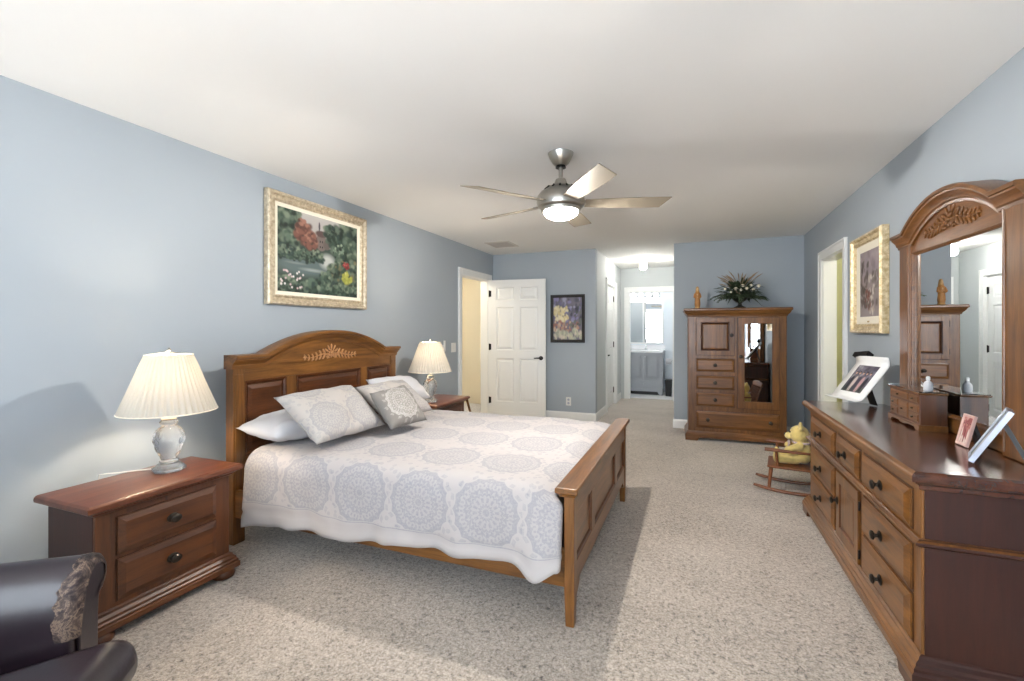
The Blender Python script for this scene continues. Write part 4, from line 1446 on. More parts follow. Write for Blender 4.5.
for az0, ln in ((PI * 0.98, 0.34), (PI * 1.12, 0.30), (PI * 0.85, 0.26), (0.1, 0.29), (-0.25, 0.27), (PI * 1.5, 0.2)):
    p0 = Vector((0, 0, 0.15)); pts = []
    for i in range(12):
        t = i / 11
        pts.append(p0 + dirv(az0, 0.25) * ln * t - Vector((0, 0, 0.13 * t * t)))
    mb.tube(pts, 0.002, 5)
    for i in range(1, 12):
        for s in (-1, 1):
            dd_ = dirv(az0 + s * 0.9, 0.0 + rnd.uniform(-0.2, 0.3))
            leaf(mb, pts[i], dd_, 0.065 * (1.1 - i / 16), 0.016, 0.4, n=4)
for v_ in mb.bm.verts: v_.co.z = max(v_.co.z, 0.012)
mb.build('fern_frond', M['leaf2'], fa, solid=0.0015)
mb = MB()
for k in range(28):
    az = rnd.uniform(0, 2 * PI); el = rnd.uniform(0.95, 1.5)
    ln = rnd.uniform(0.24, 0.38)
    d_ = dirv(az, el)
    pts = [Vector((0, 0, 0.15)) + d_ * ln * t + Vector((math.cos(az), math.sin(az), -0.6)) * 0.10 * t * t for t in (0, 0.3, 0.6, 0.85, 1)]
    mb.tube(pts, [0.0025, 0.0025, 0.003, 0.007, 0.001], 5)
mb.build('dried_grass', M['straw'], fa)
for (x, y, zz, rr) in ((0.02, -0.10, 0.245, 0.034), (-0.05, -0.11, 0.215, 0.03), (0.06, -0.12, 0.215, 0.028), (0.0, -0.13, 0.20, 0.024), (0.13, -0.09, 0.20, 0.030),
                       (0.19, -0.04, 0.245, 0.032), (0.11, -0.06, 0.255, 0.024), (-0.16, -0.06, 0.22, 0.024), (-0.10, -0.09, 0.18, 0.022)):
    q = MB()
    for k in range(14):
        a = k * 2.399; el = 0.2 + 1.2 * k / 14
        leaf(q, (x, y, zz), dirv(a, el) + Vector((0, -0.5, 0)), rr * 1.15, rr * 0.8, 0.3, n=4)
    q.ell((x, y - rr * 0.2, zz), (rr * 0.5, rr * 0.5, rr * 0.5), None, 10, 8)
    q.build('flower', M['petal'], fa, smooth=60)

# ------------------------------------------------------------------ pictures on the walls


def picture(name, label, w, h, paint, fmat, fw, loc, rz, depth=0.035, liner=0.0, fprof=None, lmat=None, tilt=0.0):
    """frame facing local -y, back on the wall plane at y=0"""
    r = thing(name, label, 'picture', loc, rz)
    prof = fprof or [(0, 0), (0, -depth * 0.75), (fw * 0.12, -depth), (fw * 0.30, -depth * 0.95), (fw * 0.45, -depth * 0.62), (fw * 0.72, -depth * 0.55), (fw * 0.86, -depth * 0.70), (fw, -depth * 0.52), (fw, 0)]
    MB().rect_frame(-w / 2, w / 2, -h / 2, h / 2, prof).build('picture_frame', fmat, r, smooth=25)
    iw, ih = w - 2 * fw, h - 2 * fw
    if liner:
        MB().rect_frame(-iw / 2, iw / 2, -ih / 2, ih / 2, [(0, -0.002), (0, -depth * 0.45), (liner, -depth * 0.32), (liner, -0.002)]).build('liner', lmat or M['linen'], r)
    cw, ch = iw - 2 * liner, ih - 2 * liner
    canvas('painting', paint, cw, ch, r, Matrix.Translation((0, -depth * 0.30, 0)))
    MB().box(-iw / 2, iw / 2, -depth * 0.25, -0.002, -ih / 2, ih / 2).build('backing', M['groove'], r)
    return r


picture('framed_painting', 'garden and stream painting in an ornate pale gold frame above the bed', 1.07, 0.835, garden_painting(), M['gold'], 0.075,
        (XL + 0.002, 2.965, 1.905), R(90), depth=0.05, liner=0.028)
picture('framed_print', 'small street scene print in a black frame beside the open white door', 0.505, 0.69, street_painting(), M['blackframe'], 0.042,
        (-1.703, YF - 0.002, 1.457), 0, depth=0.028)
p3 = picture('framed_painting', 'tall floral painting in a deep bright gold frame beside the right doorway', 0.66, 0.745, flower_painting(), M['gold2'], 0.07,
             (XR - 0.002, 4.185, 1.648), R(-90), depth=0.055, liner=0.055)
MB().box(-0.02, 0.02, -0.024, -0.0190, -0.292, -0.280).build('title_plate', M['grout'], p3)

# ------------------------------------------------------------------ switches, outlet, vent
sw = thing('light_switch', 'white switch plate on the left wall nearest the doorway trim', 'switch', (XL + 0.0005, 5.235, 1.07), R(90))
MB().box(-0.06, 0.06, -0.006, 0, -0.06, 0.06).build('switch_plate', M['plastic'], sw, bevel=0.003)
for s in (-1, 1):
    MB().box(s * 0.028 - 0.016, s * 0.028 + 0.016, -0.010, -0.006, -0.033, 0.033).build('rocker_paddle', M['plastic'], sw, bevel=0.002)
sw = thing('fan_remote', 'slim white fan remote in its wall cradle, beside the far lamp', 'remote', (XL + 0.0005, 4.98, 1.09), R(90))
MB().box(-0.028, 0.028, -0.012, 0, -0.065, 0.02).build('cradle', M['plastic'], sw, bevel=0.004)
MB().box(-0.020, 0.020, -0.024, -0.0125, -0.06, 0.075).build('remote_body', M['plastic'], sw, bevel=0.005)
ot = thing('wall_outlet', 'white double outlet low on the far wall under the black framed print', 'outlet', (-1.69, YF - 0.0005, 0.265), 0)
MB().box(-0.037, 0.037, -0.006, 0, -0.06, 0.06).build('outlet_plate', M['plastic'], ot, bevel=0.003)
for s in (-1, 1):
    MB().tube([(0, -0.006, s * 0.025), (0, -0.008, s * 0.025)], 0.017, 18).build('socket', M['paleblue'], ot)
vt = thing('ceiling_vent', 'flat slatted air vent in the ceiling above the open white door', 'vent', (-2.40, 5.70, H - 0.0005), 0)
MB().at(I4).rect_frame(-0.17, 0.17, -0.20, 0.20, [(0, 0), (0, -0.006), (0.025, -0.010), (0.028, 0)]).at(Matrix.Rotation(PI / 2, 4, 'X') @ Matrix.Diagonal((1, -1, 1, 1))).at(Matrix.Diagonal((1, 1, -1, 1))).build('vent_frame', plain('vent_beige', S(206, 200, 192), 0.5), vt)
mb = MB()
for k in range(13):
    y = -0.165 + 0.33 * k / 12
    mb.box(-0.145, 0.145, y - 0.009, y + 0.005, -0.006, -0.003)
mb.build('vent_slats', plain('vent_slat_beige', S(186, 178, 170), 0.5), vt)

# ------------------------------------------------------------------ ceiling fan
FC = (-0.804, 2.888)
fan = thing('ceiling_fan', 'five blade brushed nickel ceiling fan with lit bowl above the bed foot', 'ceiling fan', (FC[0], FC[1], H))
z = lambda a: a - H
MB().lathe([(0.026, z(2.362)), (0.036, z(2.360)), (0.052, z(2.374)), (0.070, z(2.405)), (0.079, z(2.430)), (0.082, -0.0005)], 32).build('canopy', M['nickel'], fan, smooth=30)
MB().lathe([(0.034, z(2.346)), (0.030, z(2.3595))], 24).build('canopy_ring', M['black'], fan)
MB().tube([(0, 0, z(2.358)), (0, 0, z(2.262))], 0.0135, 18).build('downrod', M['nickel'], fan, smooth=40)
MB().lathe([(0.110, z(2.198)), (0.098, z(2.208)), (0.085, z(2.220)), (0.044, z(2.228)), (0.040, z(2.250)), (0.032, z(2.272)), (0.016, z(2.280))], 36).build('top_cap', M['nickel'], fan, smooth=30)
mb = MB()
for k in range(14):
    a = 2 * PI * k / 14
    mb.tube([(0.090 * math.cos(a), 0.090 * math.sin(a), z(2.218)), (0.104 * math.cos(a), 0.104 * math.sin(a), z(2.204))], 0.006, 8)
mb.build('vent_slot', M['black'], fan)
MB().lathe([(0.126, z(2.084)), (0.148, z(2.096)), (0.155, z(2.125)), (0.150, z(2.160)), (0.130, z(2.188)), (0.108, z(2.1985))], 48).build('motor_housing', M['nickel'], fan, smooth=30)
MB().lathe([(0.116, z(2.062)), (0.126, z(2.065)), (0.128, z(2.083)), (0.122, z(2.086))], 48).build('light_ring', M['nickel'], fan, smooth=30)
MB().lathe([(0.003, z(2.012)), (0.035, z(2.014)), (0.065, z(2.020)), (0.09, z(2.032)), (0.106, z(2.048)), (0.112, z(2.0635))], 40).build('light_bowl', M['bowl'], fan, smooth=180)
point('fan_lamp_light', (FC[0], FC[1], 2.040), FAN_W, (1.0, 0.97, 0.93), 0.022)
for k in range(5):
    a = R(19 + 72 * k)
    bl = MB()
    outl = [(0.155, -0.048), (0.30, -0.060), (0.50, -0.068), (0.690, -0.070), (0.640, 0.060), (0.50, 0.066), (0.30, 0.060), (0.155, 0.048)]
    vt_ = [bl.v(x, y, 0.003) for x, y in outl]; vb_ = [bl.v(x, y, -0.003) for x, y in outl]
    bl.f(vt_); bl.f(vb_[::-1])
    for i in range(len(outl)):
        j = (i + 1) % len(outl)
        bl.f([vt_[j], vt_[i], vb_[i], vb_[j]])
    Mx = Matrix.Rotation(a, 4, 'Z') @ Matrix.Translation((0, 0, z(2.116))) @ Matrix.Rotation(R(-13), 4, 'X')
    b_ = bl.at(Mx).build('blade', M['blade'], fan, bevel=0.002)
    ir = MB()
    ir.loft([(0.135, 0.20, -0.030, 0.030, 0.003), (0.135, 0.20, -0.030, 0.030, 0.009)])
    ir.tube([(0.125, 0, 0.002), (0.16, 0, 0.006)], 0.014, 10)
    ir.at(Mx).build('blade_iron', M['nickel'], b_, bevel=0.002)

# ------------------------------------------------------------------ hall ceiling light and bathroom
hl = thing('hall_ceiling_light', 'small lit glass globe light on the hallway ceiling', 'ceiling light', (-0.775, 7.75, H))
MB().lathe([(0.062, -0.03), (0.075, -0.022), (0.078, -0.0005)], 28).build('light_base', M['white'], hl, smooth=40)
MB().lathe([(0.01, -0.175), (0.035, -0.168), (0.054, -0.145), (0.058, -0.115), (0.052, -0.08), (0.044, -0.05), (0.042, -0.0305)], 28).build('glass_globe', M['globe'], hl, smooth=180)

VX0, VX1, VY0, VY1 = -1.34, -0.585, 9.52, BY - 0.002
vn = thing('bathroom_vanity', 'grey two door vanity cabinet seen through the bathroom doorway', 'vanity', ((VX0 + VX1) / 2, (VY0 + VY1) / 2, 0))
VCn = Vector(((VX0 + VX1) / 2, (VY0 + VY1) / 2, 0))


def vpart(name, mb, mat, parent=None, **kw):
    mb.at(Matrix.Translation(-VCn)); return mb.build(name, mat, parent or vn, **kw)


mb = MB(); mb.box(VX0, VX1, VY0, VY1, 0.12, 0.835)
vpart('body', mb, M['greyvan'], bevel=0.003)
mb = MB().prism([(VX0, 0.12), (VX0, 0.005), (VX0 + 0.06, 0.005), (VX0 + 0.10, 0.07), (VX1 - 0.10, 0.07), (VX1 - 0.06, 0.005), (VX1, 0.005), (VX1, 0.12)], VY0 - 0.012, VY0 + 0.012)
vpart('apron', mb, M['greyvan'])
mb = MB(); mb.box(VX0 + 0.03, VX1 - 0.02, VY0 + 0.03, VY1, 0.005, 0.115)
vpart('plinth', mb, M['blackp'])
xm = -0.945
for x0, x1 in ((VX0 + 0.02, xm - 0.004), (xm + 0.004, VX1 - 0.03)):
    mb = MB(); mb.box(x0, x1, VY0 - 0.016, VY0 - 0.0005, 0.30, 0.82)
    mb.yloft([(x0 + 0.05, x1 - 0.05, 0.35, 0.77, VY0 - 0.016), (x0 + 0.06, x1 - 0.06, 0.36, 0.76, VY0 - 0.010), (x0 + 0.065, x1 - 0.065, 0.365, 0.755, VY0 - 0.0165)])
    d = vpart('door', mb, M['greyvan'])
    kx = x1 - 0.03 if x0 < -1.1 else x0 + 0.03
    mb = MB().ell((kx, VY0 - 0.03, 0.755), (0.014, 0.014, 0.014)); mb.tube([(kx, VY0 - 0.016, 0.755), (kx, VY0 - 0.028, 0.755)], 0.006, 8)
    vpart('knob', mb, M['chrome'], d)
mb = MB(); mb.box(VX0 + 0.02, VX1 - 0.03, VY0 - 0.016, VY0 - 0.0005, 0.145, 0.285)
d = vpart('drawer', mb, M['greyvan'], bevel=0.004)
mb = MB().ell((xm, VY0 - 0.03, 0.22), (0.014, 0.014, 0.014)); mb.tube([(xm, VY0 - 0.016, 0.22), (xm, VY0 - 0.028, 0.22)], 0.006, 8)
vpart('knob', mb, M['chrome'], d)
mb = MB(); mb.box(VX0 - 0.01, VX1 + 0.012, VY0 - 0.025, VY1, 0.836, 0.872)
vpart('countertop', mb, M['counter'], bevel=0.004)
mb = MB(); mb.box(VX0 - 0.01, VX1 + 0.012, VY1 - 0.02, VY1, 0.8725, 0.97)
vpart('backsplash', mb, M['counter'], bevel=0.002)
mb = MB()
mb.lathe([(0.022, 0.8725), (0.018, 0.89), (0.014, 0.95)], 16, (xm, VY1 - 0.09, 0))
mb.tube([(xm, VY1 - 0.09, 0.94), (xm, VY1 - 0.10, 0.985), (xm, VY1 - 0.16, 0.99), (xm, VY1 - 0.20, 0.955)], 0.010, 10)
vpart('faucet', mb, M['chrome'], smooth=40)

bm_ = thing('bathroom_mirror', 'framed wall mirror above the grey bathroom vanity', 'mirror', (-1.0, BY - 0.001, 1.45), 0)
MB().rect_frame(-0.36, 0.40, -0.46, 0.45, [(0, 0), (0, -0.022), (0.03, -0.026), (0.035, -0.008), (0.035, 0)]).build('mirror_frame', M['white'], bm_, bevel=0.002)
MB().box(-0.33, 0.37, -0.008, -0.004, -0.43, 0.42).build('mirror_pane', M['mirror'], bm_)
vl = thing('vanity_light', 'bar of lit bulbs on the wall over the bathroom mirror', 'wall light', (-0.98, BY - 0.001, 2.02), 0)
MB().box(-0.30, 0.30, -0.03, 0, -0.045, 0.045).build('light_bar', M['chrome'], vl, bevel=0.006)
for k in range(4):
    x = -0.225 + 0.15 * k
    MB().ell((x, -0.075, 0), (0.045, 0.045, 0.045)).build('bulb', M['bathbulb'], vl, smooth=180)
tp = thing('toilet_paper_roll', 'white toilet paper roll on the bathroom wall beside the vanity', 'toilet paper', (-0.47, 9.45, 0.68), 0)
MB().tube([(-0.05, 0, 0), (0.05, 0, 0)], 0.055, 24).build('paper_roll', M['sheet'], tp, smooth=40)
MB().tube([(-0.058, 0, 0), (0.060, 0, 0), (0.075, 0, 0.02), (0.0895, 0, 0.02)], 0.008, 10).build('holder_arm', M['chrome'], tp)
bn = thing('waste_bin', 'narrow dark waste bin on the bathroom floor beside the vanity', 'bin', (-0.475, 9.50, 0.005), 0)
b = MB(); b.loft([(-0.05, 0.05, -0.09, 0.09, 0.0), (-0.062, 0.062, -0.105, 0.105, 0.29)])
b.build('bin_body', M['blackp'], bn, bevel=0.008)
b = MB(); b.loft([(-0.066, 0.066, -0.109, 0.109, 0.2905), (-0.066, 0.066, -0.109, 0.109, 0.305), (-0.055, 0.055, -0.098, 0.098, 0.315)])
b.build('bin_lid', M['black'], bn, bevel=0.004)

# ------------------------------------------------------------------ things on the dresser
DT = 0.796
# portrait plaque on a black easel: faces (-0.70,-0.71), leans back


def lean_matrix(base, az, lean):
    """local x right, local z up the leaned plane, front -y; base = middle of bottom edge; az turns about z"""
    return Matrix.Translation(base) @ Matrix.Rotation(az, 4, 'Z') @ Matrix.Rotation(-lean, 4, 'X')


PL = lean_matrix((0.9235, 3.676, DT + 0.030), R(-70), R(37.5))
pq = thing('portrait_plaque', 'white scroll shaped portrait plaque on a black easel at the far end of the dresser', 'plaque', (0.9235, 3.676, DT))
PO = Matrix.Translation((-0.9235, -3.676, -DT))
mb = MB()
W2, HH = 0.145, 0.345
rows = []
n = 40
for i in range(n + 1):
    t = i / n
    zz = t * HH
    y = 0.0
    if t < 0.14: y = -0.034 * ((0.14 - t) / 0.14) ** 2
    if t > 0.86: y = -0.040 * ((t - 0.86) / 0.14) ** 2
    rows.append([(x * W2, y, zz) for x in (-1, -0.5, 0, 0.5, 1)])
for th_ in (0,):
    V1 = [[mb.v(x, y, zz) for (x, y, zz) in r_] for r_ in rows]
    for i in range(n):
        for j in range(4): mb.f([V1[i][j], V1[i][j + 1], V1[i + 1][j + 1], V1[i + 1][j]])
mb.at(PO @ PL)
mb.build('scroll_sheet', M['paper'], pq, smooth=180, solid=0.007)
canvas('portrait', group_photo(3, [S(96, 90, 100), [S(70, 66, 80), S(120, 116, 130), S(90, 84, 92), S(150, 146, 150)], [S(90, 98, 84), S(70, 78, 70)], [S(40, 38, 48), S(200, 184, 176), S(60, 56, 70), S(188, 150, 150)]]),
       0.185, 0.215, pq, PO @ PL @ Matrix.Translation((-0.005, -0.0045, 0.185)))
mb = MB()
mb.box(-0.055, 0.055, 0.006, 0.014, 0.02, 0.26); mb.at(PO @ PL)
mb.build('easel_plate', M['blackp'], pq)
base = PL @ Vector((0, 0.012, 0.20))
d_ = Vector((math.sin(R(70)), math.cos(R(70)), 0))
foot = Vector((base.x, base.y, 0)) + d_ * 0.06; foot.z = DT + 0.006
mb = MB()
sd = Vector((d_.y, -d_.x, 0)) * 0.030
a0, a1 = base, foot
P8 = []
for q in (a0, a1):
    P8 += [q + sd, q - sd, q - sd + d_ * 0.008, q + sd + d_ * 0.008]
vs = [mb.v(p) for p in P8]
mb.f(vs[:4]); mb.f(vs[4:][::-1])
for i in range(4): mb.f([vs[i], vs[(i + 1) % 4], vs[4 + (i + 1) % 4], vs[4 + i]])
mb.at(PO).build('easel_leg', M['blackp'], pq)
# dark mortarboard-like clip on the plaque's top left corner
mb = MB()
mb.box(-0.062, 0.062, -0.030, 0.016, -0.020, 0.014)
mb.at(PO @ PL @ Matrix.Translation((-0.100, -0.020, 0.362)) @ Matrix.Rotation(R(-8), 4, 'Y'))
mb.build('top_clip', M['black'], pq, bevel=0.003)

# jewellery box
jb = thing('jewelry_box', 'small wooden jewelry chest with tiny drawers and glass top before the dresser mirror', 'jewelry box', (1.066, 3.095, DT), R(-90))
JW, JY0, JY1, JH = 0.19, -0.016, 0.093, 0.185
mb = MB(); mb.box(-JW, JW, JY0, JY1, 0.028, JH - 0.004)
mb.build('body', M['red_z'], jb, bevel=0.002)
pts = [(-JW - 0.006, 0.030), (-JW - 0.006, 0.0), (-JW + 0.03, 0.0), (-JW + 0.05, 0.014), (-0.05, 0.014), (-0.03, 0.006), (0.03, 0.006), (0.05, 0.014), (JW - 0.05, 0.014), (JW - 0.03, 0.0), (JW + 0.006, 0.0), (JW + 0.006, 0.030)]
MB().prism(pts, JY0 - 0.008, JY0 + 0.004).build('scalloped_base', M['wood_x'], jb)
for s in (-1, 1):
    x0, x1 = sorted((s * (JW - 0.006), s * (JW + 0.006)))
    MB().box(x0, x1, JY0 + 0.0045, JY1, 0.0, 0.030).build('base_side', M['wood_x'], jb)
mb = MB(); mb.loft([(-JW - 0.004, JW + 0.004, JY0 - 0.006, JY1, JH - 0.0035), (-JW - 0.008, JW + 0.008, JY0 - 0.010, JY1, JH + 0.002), (-JW - 0.008, JW + 0.008, JY0 - 0.010, JY1, JH + 0.006)])
mb.build('rim', M['wood_x'], jb)
MB().box(-JW - 0.004, JW + 0.004, JY0 - 0.006, JY1, JH + 0.0065, JH + 0.011).build('glass_top', M['glass'], jb)
for (x0, x1, z0, z1, nm) in ((-JW + 0.012, 0.055, 0.135, 0.172, 'drawer'), (0.065, JW - 0.012, 0.135, 0.172, 'drawer'), (-JW + 0.012, -0.075, 0.085, 0.125, 'drawer'), (-JW + 0.012, -0.075, 0.04, 0.08, 'drawer'),
                             (-0.068, 0.055, 0.04, 0.125, 'door'), (0.065, JW - 0.012, 0.085, 0.125, 'drawer'), (0.065, JW - 0.012, 0.04, 0.08, 'drawer')):
    d = raised(x0, x1, z0, z1, JY0, 0.005, 0.006).build(nm, M['wood_x'], jb)
    MB().ell(((x0 + x1) / 2, JY0 - 0.010, (z0 + z1) / 2), (0.007, 0.006, 0.005), None, 10, 8).build('knob', M['bronze'], d, smooth=180)

bt = thing('perfume_bottle', 'tiny white bottle standing on the glass top of the jewelry box', 'bottle', (1.105, 2.965, DT + 0.197))
MB().lathe([(0.017, 0), (0.019, 0.004), (0.019, 0.036), (0.013, 0.046), (0.007, 0.050), (0.007, 0.056)], 20).build('bottle_body', M['sheet'], bt, smooth=35)
MB().lathe([(0.009, 0.0562), (0.009, 0.070), (0.004, 0.074)], 16).build('bottle_cap', M['paper'], bt, smooth=35)

# two small easel frames near the front end


def easel_frame(label, base, az, lean, w, h, mat, paint, th=0.010, strut=0.11):
    r = thing('photo_frame', label, 'photo frame', base)
    O = Matrix.Translation(-Vector(base)); L_ = lean_matrix(Vector(base) + Vector((0, 0, 0.003)), az, lean)
    mb = MB().rect_frame(-w / 2, w / 2, 0, h, [(0, th), (0, 0), (0.004, -0.002), (0.012, 0.001), (0.012, th)])
    mb.at(O @ L_).build('frame_border', mat, r)
    canvas('photo', paint, w - 0.02, h - 0.02, r, O @ L_ @ Matrix.Translation((0, 0.003, h / 2)))
    MB().box(-w / 2 + 0.011, w / 2 - 0.011, 0.005, th, 0.011, h - 0.011).at(O @ L_).build('frame_back', M['blackp'], r)
    top = L_ @ Vector((0, th + 0.002, h * 0.72))
    back = Matrix.Rotation(az, 3, 'Z') @ Vector((0, 1, 0)); sd = Matrix.Rotation(az, 3, 'Z') @ Vector((0.026, 0, 0))
    ft = Vector((top.x, top.y, 0)) + back * strut; ft.z = base[2] + 0.004
    mb = MB(); up = Vector((0, 0, 0.008)) + back * 0.012
    P8 = [top + sd * 0.6, top - sd * 0.6, top - sd * 0.6 + up, top + sd * 0.6 + up, ft + sd, ft - sd, ft - sd + up, ft + sd + up]
    vs = [mb.v(p) for p in P8]
    mb.f(vs[:4]); mb.f(vs[4:][::-1])
    for i in range(4): mb.f([vs[i], vs[(i + 1) % 4], vs[4 + (i + 1) % 4], vs[4 + i]])
    mb.at(O).build('frame_strut', M['blackp'], r)
    return r


easel_frame('small pink snapshot in a stand frame between the jewelry box and the silver frame', (1.082, 2.605, DT), R(-90), R(13), 0.088, 0.138, plain('pink_card_frame', S(214, 178, 168), 0.4), group_photo(8, [S(160, 96, 96), [S(178, 110, 104), S(206, 160, 150), S(140, 70, 72)], [S(220, 200, 190)], [S(226, 206, 196), S(130, 56, 60)]], 3), strut=0.025)
easel_frame('thin silver photo frame leaning back at the near end of the dresser top', (0.985, 2.315, DT + 0.012), R(-113), R(28), 0.13, 0.225, M['paleblue'], group_photo(5, [S(120, 130, 140), [S(140, 150, 160), S(100, 110, 120)], [S(90, 100, 90)], [S(60, 60, 80), S(200, 190, 180)]], 3), th=0.016, strut=0.06)

# ------------------------------------------------------------------ child's rocking chair and teddy bear beyond the dresser
rk = thing('rocking_chair', 'small dark wood rocking chair holding a teddy bear beyond the dresser', 'rocking chair', (0.742, 4.335, 0), R(-99))
# local: front -y faces world -X
SZ = 0.215


def rpart(n_, mb, **kw): return mb.build(n_, M['rocker'], rk, **kw)


mb = MB()
mb.loft([(-0.165, 0.165, -0.175, 0.145, SZ - 0.018), (-0.17, 0.17, -0.18, 0.15, SZ - 0.006), (-0.165, 0.165, -0.175, 0.145, SZ)])
rpart('seat', mb, bevel=0.006)
for s in (-1, 1):
    pts = []
    for i in range(15):
        y = -0.275 + 0.53 * i / 14
        pts.append((s * 0.155, y, 0.016 + 0.42 * (y + 0.01) ** 2))
    rpart('runner', MB().tube(pts, [0.010] + [0.013] * 13 + [0.010], 10), smooth=40)
    rpart('leg', MB().tube([(s * 0.155, -0.165, 0.035), (s * 0.148, -0.150, SZ - 0.016)], [0.012, 0.015], 10), smooth=40)
    rpart('leg', MB().tube([(s * 0.155, 0.16, 0.032), (s * 0.148, 0.125, SZ - 0.016)], [0.012, 0.015], 10), smooth=40)
    rpart('arm_post', MB().tube([(s * 0.155, -0.105, SZ), (s * 0.165, -0.115, 0.335)], [0.010, 0.012], 10), smooth=40)
    arm = MB(); arm.tube([(s * 0.172, -0.195, 0.345), (s * 0.168, -0.10, 0.343), (s * 0.158, 0.05, 0.338), (s * 0.150, 0.165, 0.338)], [0.015, 0.014, 0.011, 0.010], 10)
    rpart('armrest', arm, smooth=40)
    rpart('back_post', MB().tube([(s * 0.145, 0.125, SZ), (s * 0.150, 0.175, 0.36), (s * 0.155, 0.225, 0.52)], [0.013, 0.012, 0.009], 10), smooth=40)
for k in range(5):
    x = -0.09 + 0.045 * k
    rpart('spindle', MB().tube([(x, 0.128, SZ), (x * 1.05, 0.22, 0.505)], [0.006, 0.006], 8), smooth=40)
mb = MB(); mb.prism([(-0.17, 0.49), (0.17, 0.49), (0.175, 0.535), (0.10, 0.56), (0, 0.568), (-0.10, 0.56), (-0.175, 0.535)], 0.216, 0.236)
rpart('crest_rail', mb, bevel=0.003)
for y in (-0.155, 0.135):
    rpart('stretcher', MB().tube([(-0.150, y, 0.12), (0.150, y, 0.12)], 0.008, 8), smooth=40)

bear = thing('teddy_bear', 'golden plush teddy bear sitting in the small rocking chair', 'teddy bear', (0.762, 4.332, SZ + 0.006), R(-99))
mb = MB()
mb.ell((0, 0.05, 0.085), (0.075, 0.068, 0.085))
mb.ell((0, 0.045, 0.15), (0.06, 0.055, 0.05))
mb.ell((0, 0.025, 0.235), (0.078, 0.072, 0.072), None, 20, 14)
for s in (-1, 1):
    mb.ell((s * 0.062, 0.035, 0.298), (0.028, 0.016, 0.028))
    for t_ in range(6):
        f_ = t_ / 5
        mb.ell((s * (0.066 + 0.03 * f_), 0.03 - 0.085 * f_, 0.155 - 0.035 * f_), (0.030 - 0.003 * f_,) * 3, None, 12, 8)
        mb.ell((s * (0.045 + 0.035 * f_), 0.0 - 0.125 * f_, 0.040 + 0.0 * f_), (0.040 - 0.004 * f_,) * 3, None, 12, 8)
    mb.ell((s * 0.082, -0.137, 0.052), (0.035, 0.024, 0.046), None, 12, 8)
mb.build('body', M['plush'], bear, remesh=0.007)
MB().ell((0, -0.045, 0.218), (0.036, 0.034, 0.030)).build('muzzle', M['plush2'], bear, smooth=180)
MB().ell((0, -0.077, 0.228), (0.012, 0.008, 0.009)).build('nose', M['nose'], bear, smooth=180)
for s in (-1, 1):
    MB().ell((s * 0.028, -0.040, 0.254), (0.0085, 0.0075, 0.0085)).build('eye', M['nose'], bear, smooth=180)
mb = MB()
mb.tube([(0.064 * math.cos(a), 0.040 + 0.060 * math.sin(a), 0.172) for a in [2 * PI * i / 24 for i in range(25)]], 0.009, 8, cap=False)
for s in (-1, 1):
    mb.ell((s * 0.035, -0.045, 0.168), (0.032, 0.010, 0.019), Matrix.Rotation(s * 0.3, 3, 'Y'))
    mb.ell((s * 0.022, -0.05, 0.13), (0.012, 0.006, 0.032), Matrix.Rotation(-s * 0.35, 3, 'Y'))
mb.ell((0, -0.05, 0.168), (0.012, 0.010, 0.012))
mb.build('neck_bow', M['ribbon'], bear, smooth=180)

# ------------------------------------------------------------------ leather armchair, near left corner
ac = thing('armchair', 'dark aubergine leather armchair with a worn rolled arm, front left corner', 'armchair', (-1.797, 0.298, 0), R(126.9))


def smooth_poly(ctl, n=6):
    """Catmull-Rom through the control points (open)"""
    out = []
    P = [ctl[0]] + list(ctl) + [ctl[-1]]
    for i in range(1, len(P) - 2):
        for k in range(n):
            t = k / n
            f = lambda a, b, c, d: 0.5 * (2 * b + (c - a) * t + (2 * a - 5 * b + 4 * c - d) * t * t + (3 * b - a - 3 * c + d) * t ** 3)
            out.append(tuple(f(P[i - 1][q], P[i][q], P[i + 1][q], P[i + 2][q]) for q in (0, 1)))
    out.append(ctl[-1])
    return out


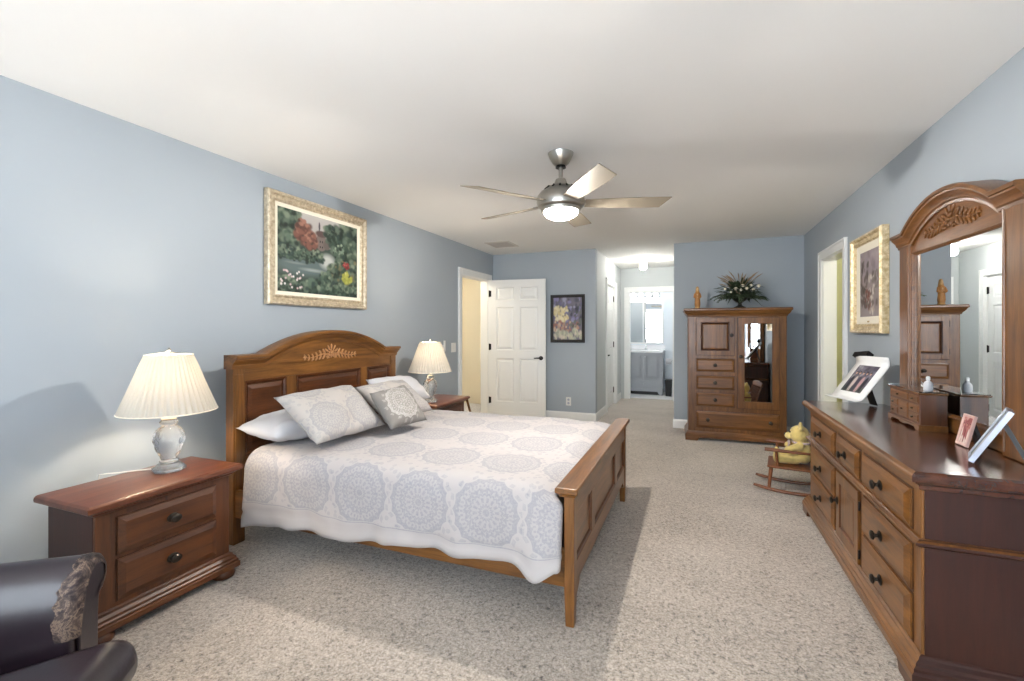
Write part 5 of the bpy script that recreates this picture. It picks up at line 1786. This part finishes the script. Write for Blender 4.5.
ARM_CTL = [(0.285, 0.30), (0.270, 0.38), (0.272, 0.45), (0.290, 0.53), (0.322, 0.592), (0.362, 0.618), (0.405, 0.612), (0.436, 0.582), (0.442, 0.545), (0.428, 0.512), (0.402, 0.494), (0.394, 0.44), (0.390, 0.30)]
ARM_CURVE = smooth_poly(ARM_CTL)
for s in (-1, 1):
    prof = [(s * 0.29, 0.12)] + [(s * x, zz) for x, zz in ARM_CURVE] + [(s * 0.39, 0.12)]
    mb = MB(); mb.prism(prof, -0.40, 0.36)
    arm = mb.build('arm', M['leather'], ac, smooth=40, bevel=0.016, seg=3)
    cx_ = sum(p_[0] for p_ in prof) / len(prof); cz_ = sum(p_[1] for p_ in prof) / len(prof)
    mb = MB(); mb.prism([(cx_ + (x - cx_) * 0.74, cz_ + (zz - cz_) * 0.88) for x, zz in prof], -0.410, -0.3995)
    mb.build('arm_front', M['leather'], arm, bevel=0.007, smooth=40)
    if s > 0:
        rr_ = random.Random(3)
        sel = ARM_CURVE[10:62]
        mb = MB(); rows = []
        for k, (x, zz) in enumerate(sel):
            a, b_ = sel[max(k - 1, 0)], sel[min(k + 1, len(sel) - 1)]
            tx, tz = b_[0] - a[0], b_[1] - a[1]
            L_ = math.hypot(tx, tz); nx, nz = -tz / L_, tx / L_
            f_ = k / (len(sel) - 1)
            wd = 0.012 + 0.020 * max(0, math.sin(f_ * 9.0 + 0.5)) + rr_.uniform(-0.006, 0.008) + (0.014 if 0.5 < f_ < 0.85 else 0)
            sh_ = lambda d_, y: mb.v(x + nx * d_, y, zz + nz * d_)
            rows.append([sh_(-0.026, -0.4125), sh_(-0.012, -0.4085), sh_(0.001, -0.398), sh_(0.0035, -0.385), sh_(0.0012, -0.385 + wd)])
        for a, b_ in zip(rows, rows[1:]):
            for q in range(4): mb.f([a[q], a[q + 1], b_[q + 1], b_[q]])
        mb.build('worn_patch', M['worn'], arm, smooth=180)
mb = MB(); mb.box(-0.28, 0.28, -0.40, 0.34, 0.11, 0.30)
mb.build('seat_base', M['leather'], ac, bevel=0.02, seg=3, smooth=40)


MB().box(-0.255, 0.255, -0.59, 0.20, 0.302, 0.440).at(Matrix.Translation((0, -0.5, 0.37)) @ Matrix.Rotation(R(-11), 4, 'X') @ Matrix.Translation((0, 0.5, -0.37))).build('seat_cushion', M['leather'], ac, bevel=0.062, seg=6, smooth=60)
MB().box(-0.255, 0.255, -0.08, 0.08, 0, 0.46).at(Matrix.Translation((0, 0.29, 0.46)) @ Matrix.Rotation(R(-12), 4, 'X')).build('back_cushion', M['leather'], ac, bevel=0.06, seg=5, smooth=60)
mb = MB(); mb.box(-0.40, 0.40, -0.07, 0.07, 0.12, 0.95)
mb.at(Matrix.Translation((0, 0.44, 0)) @ Matrix.Rotation(R(-8), 4, 'X')).build('back', M['leather'], ac, bevel=0.05, seg=4, smooth=40)
for sx in (-1, 1):
    for y in (-0.34, 0.40):
        MB().lathe([(0.022, 0), (0.028, 0.03), (0.034, 0.11)], 16, (sx * 0.34, y, 0)).build('leg', M['dark_z'], ac, smooth=40)
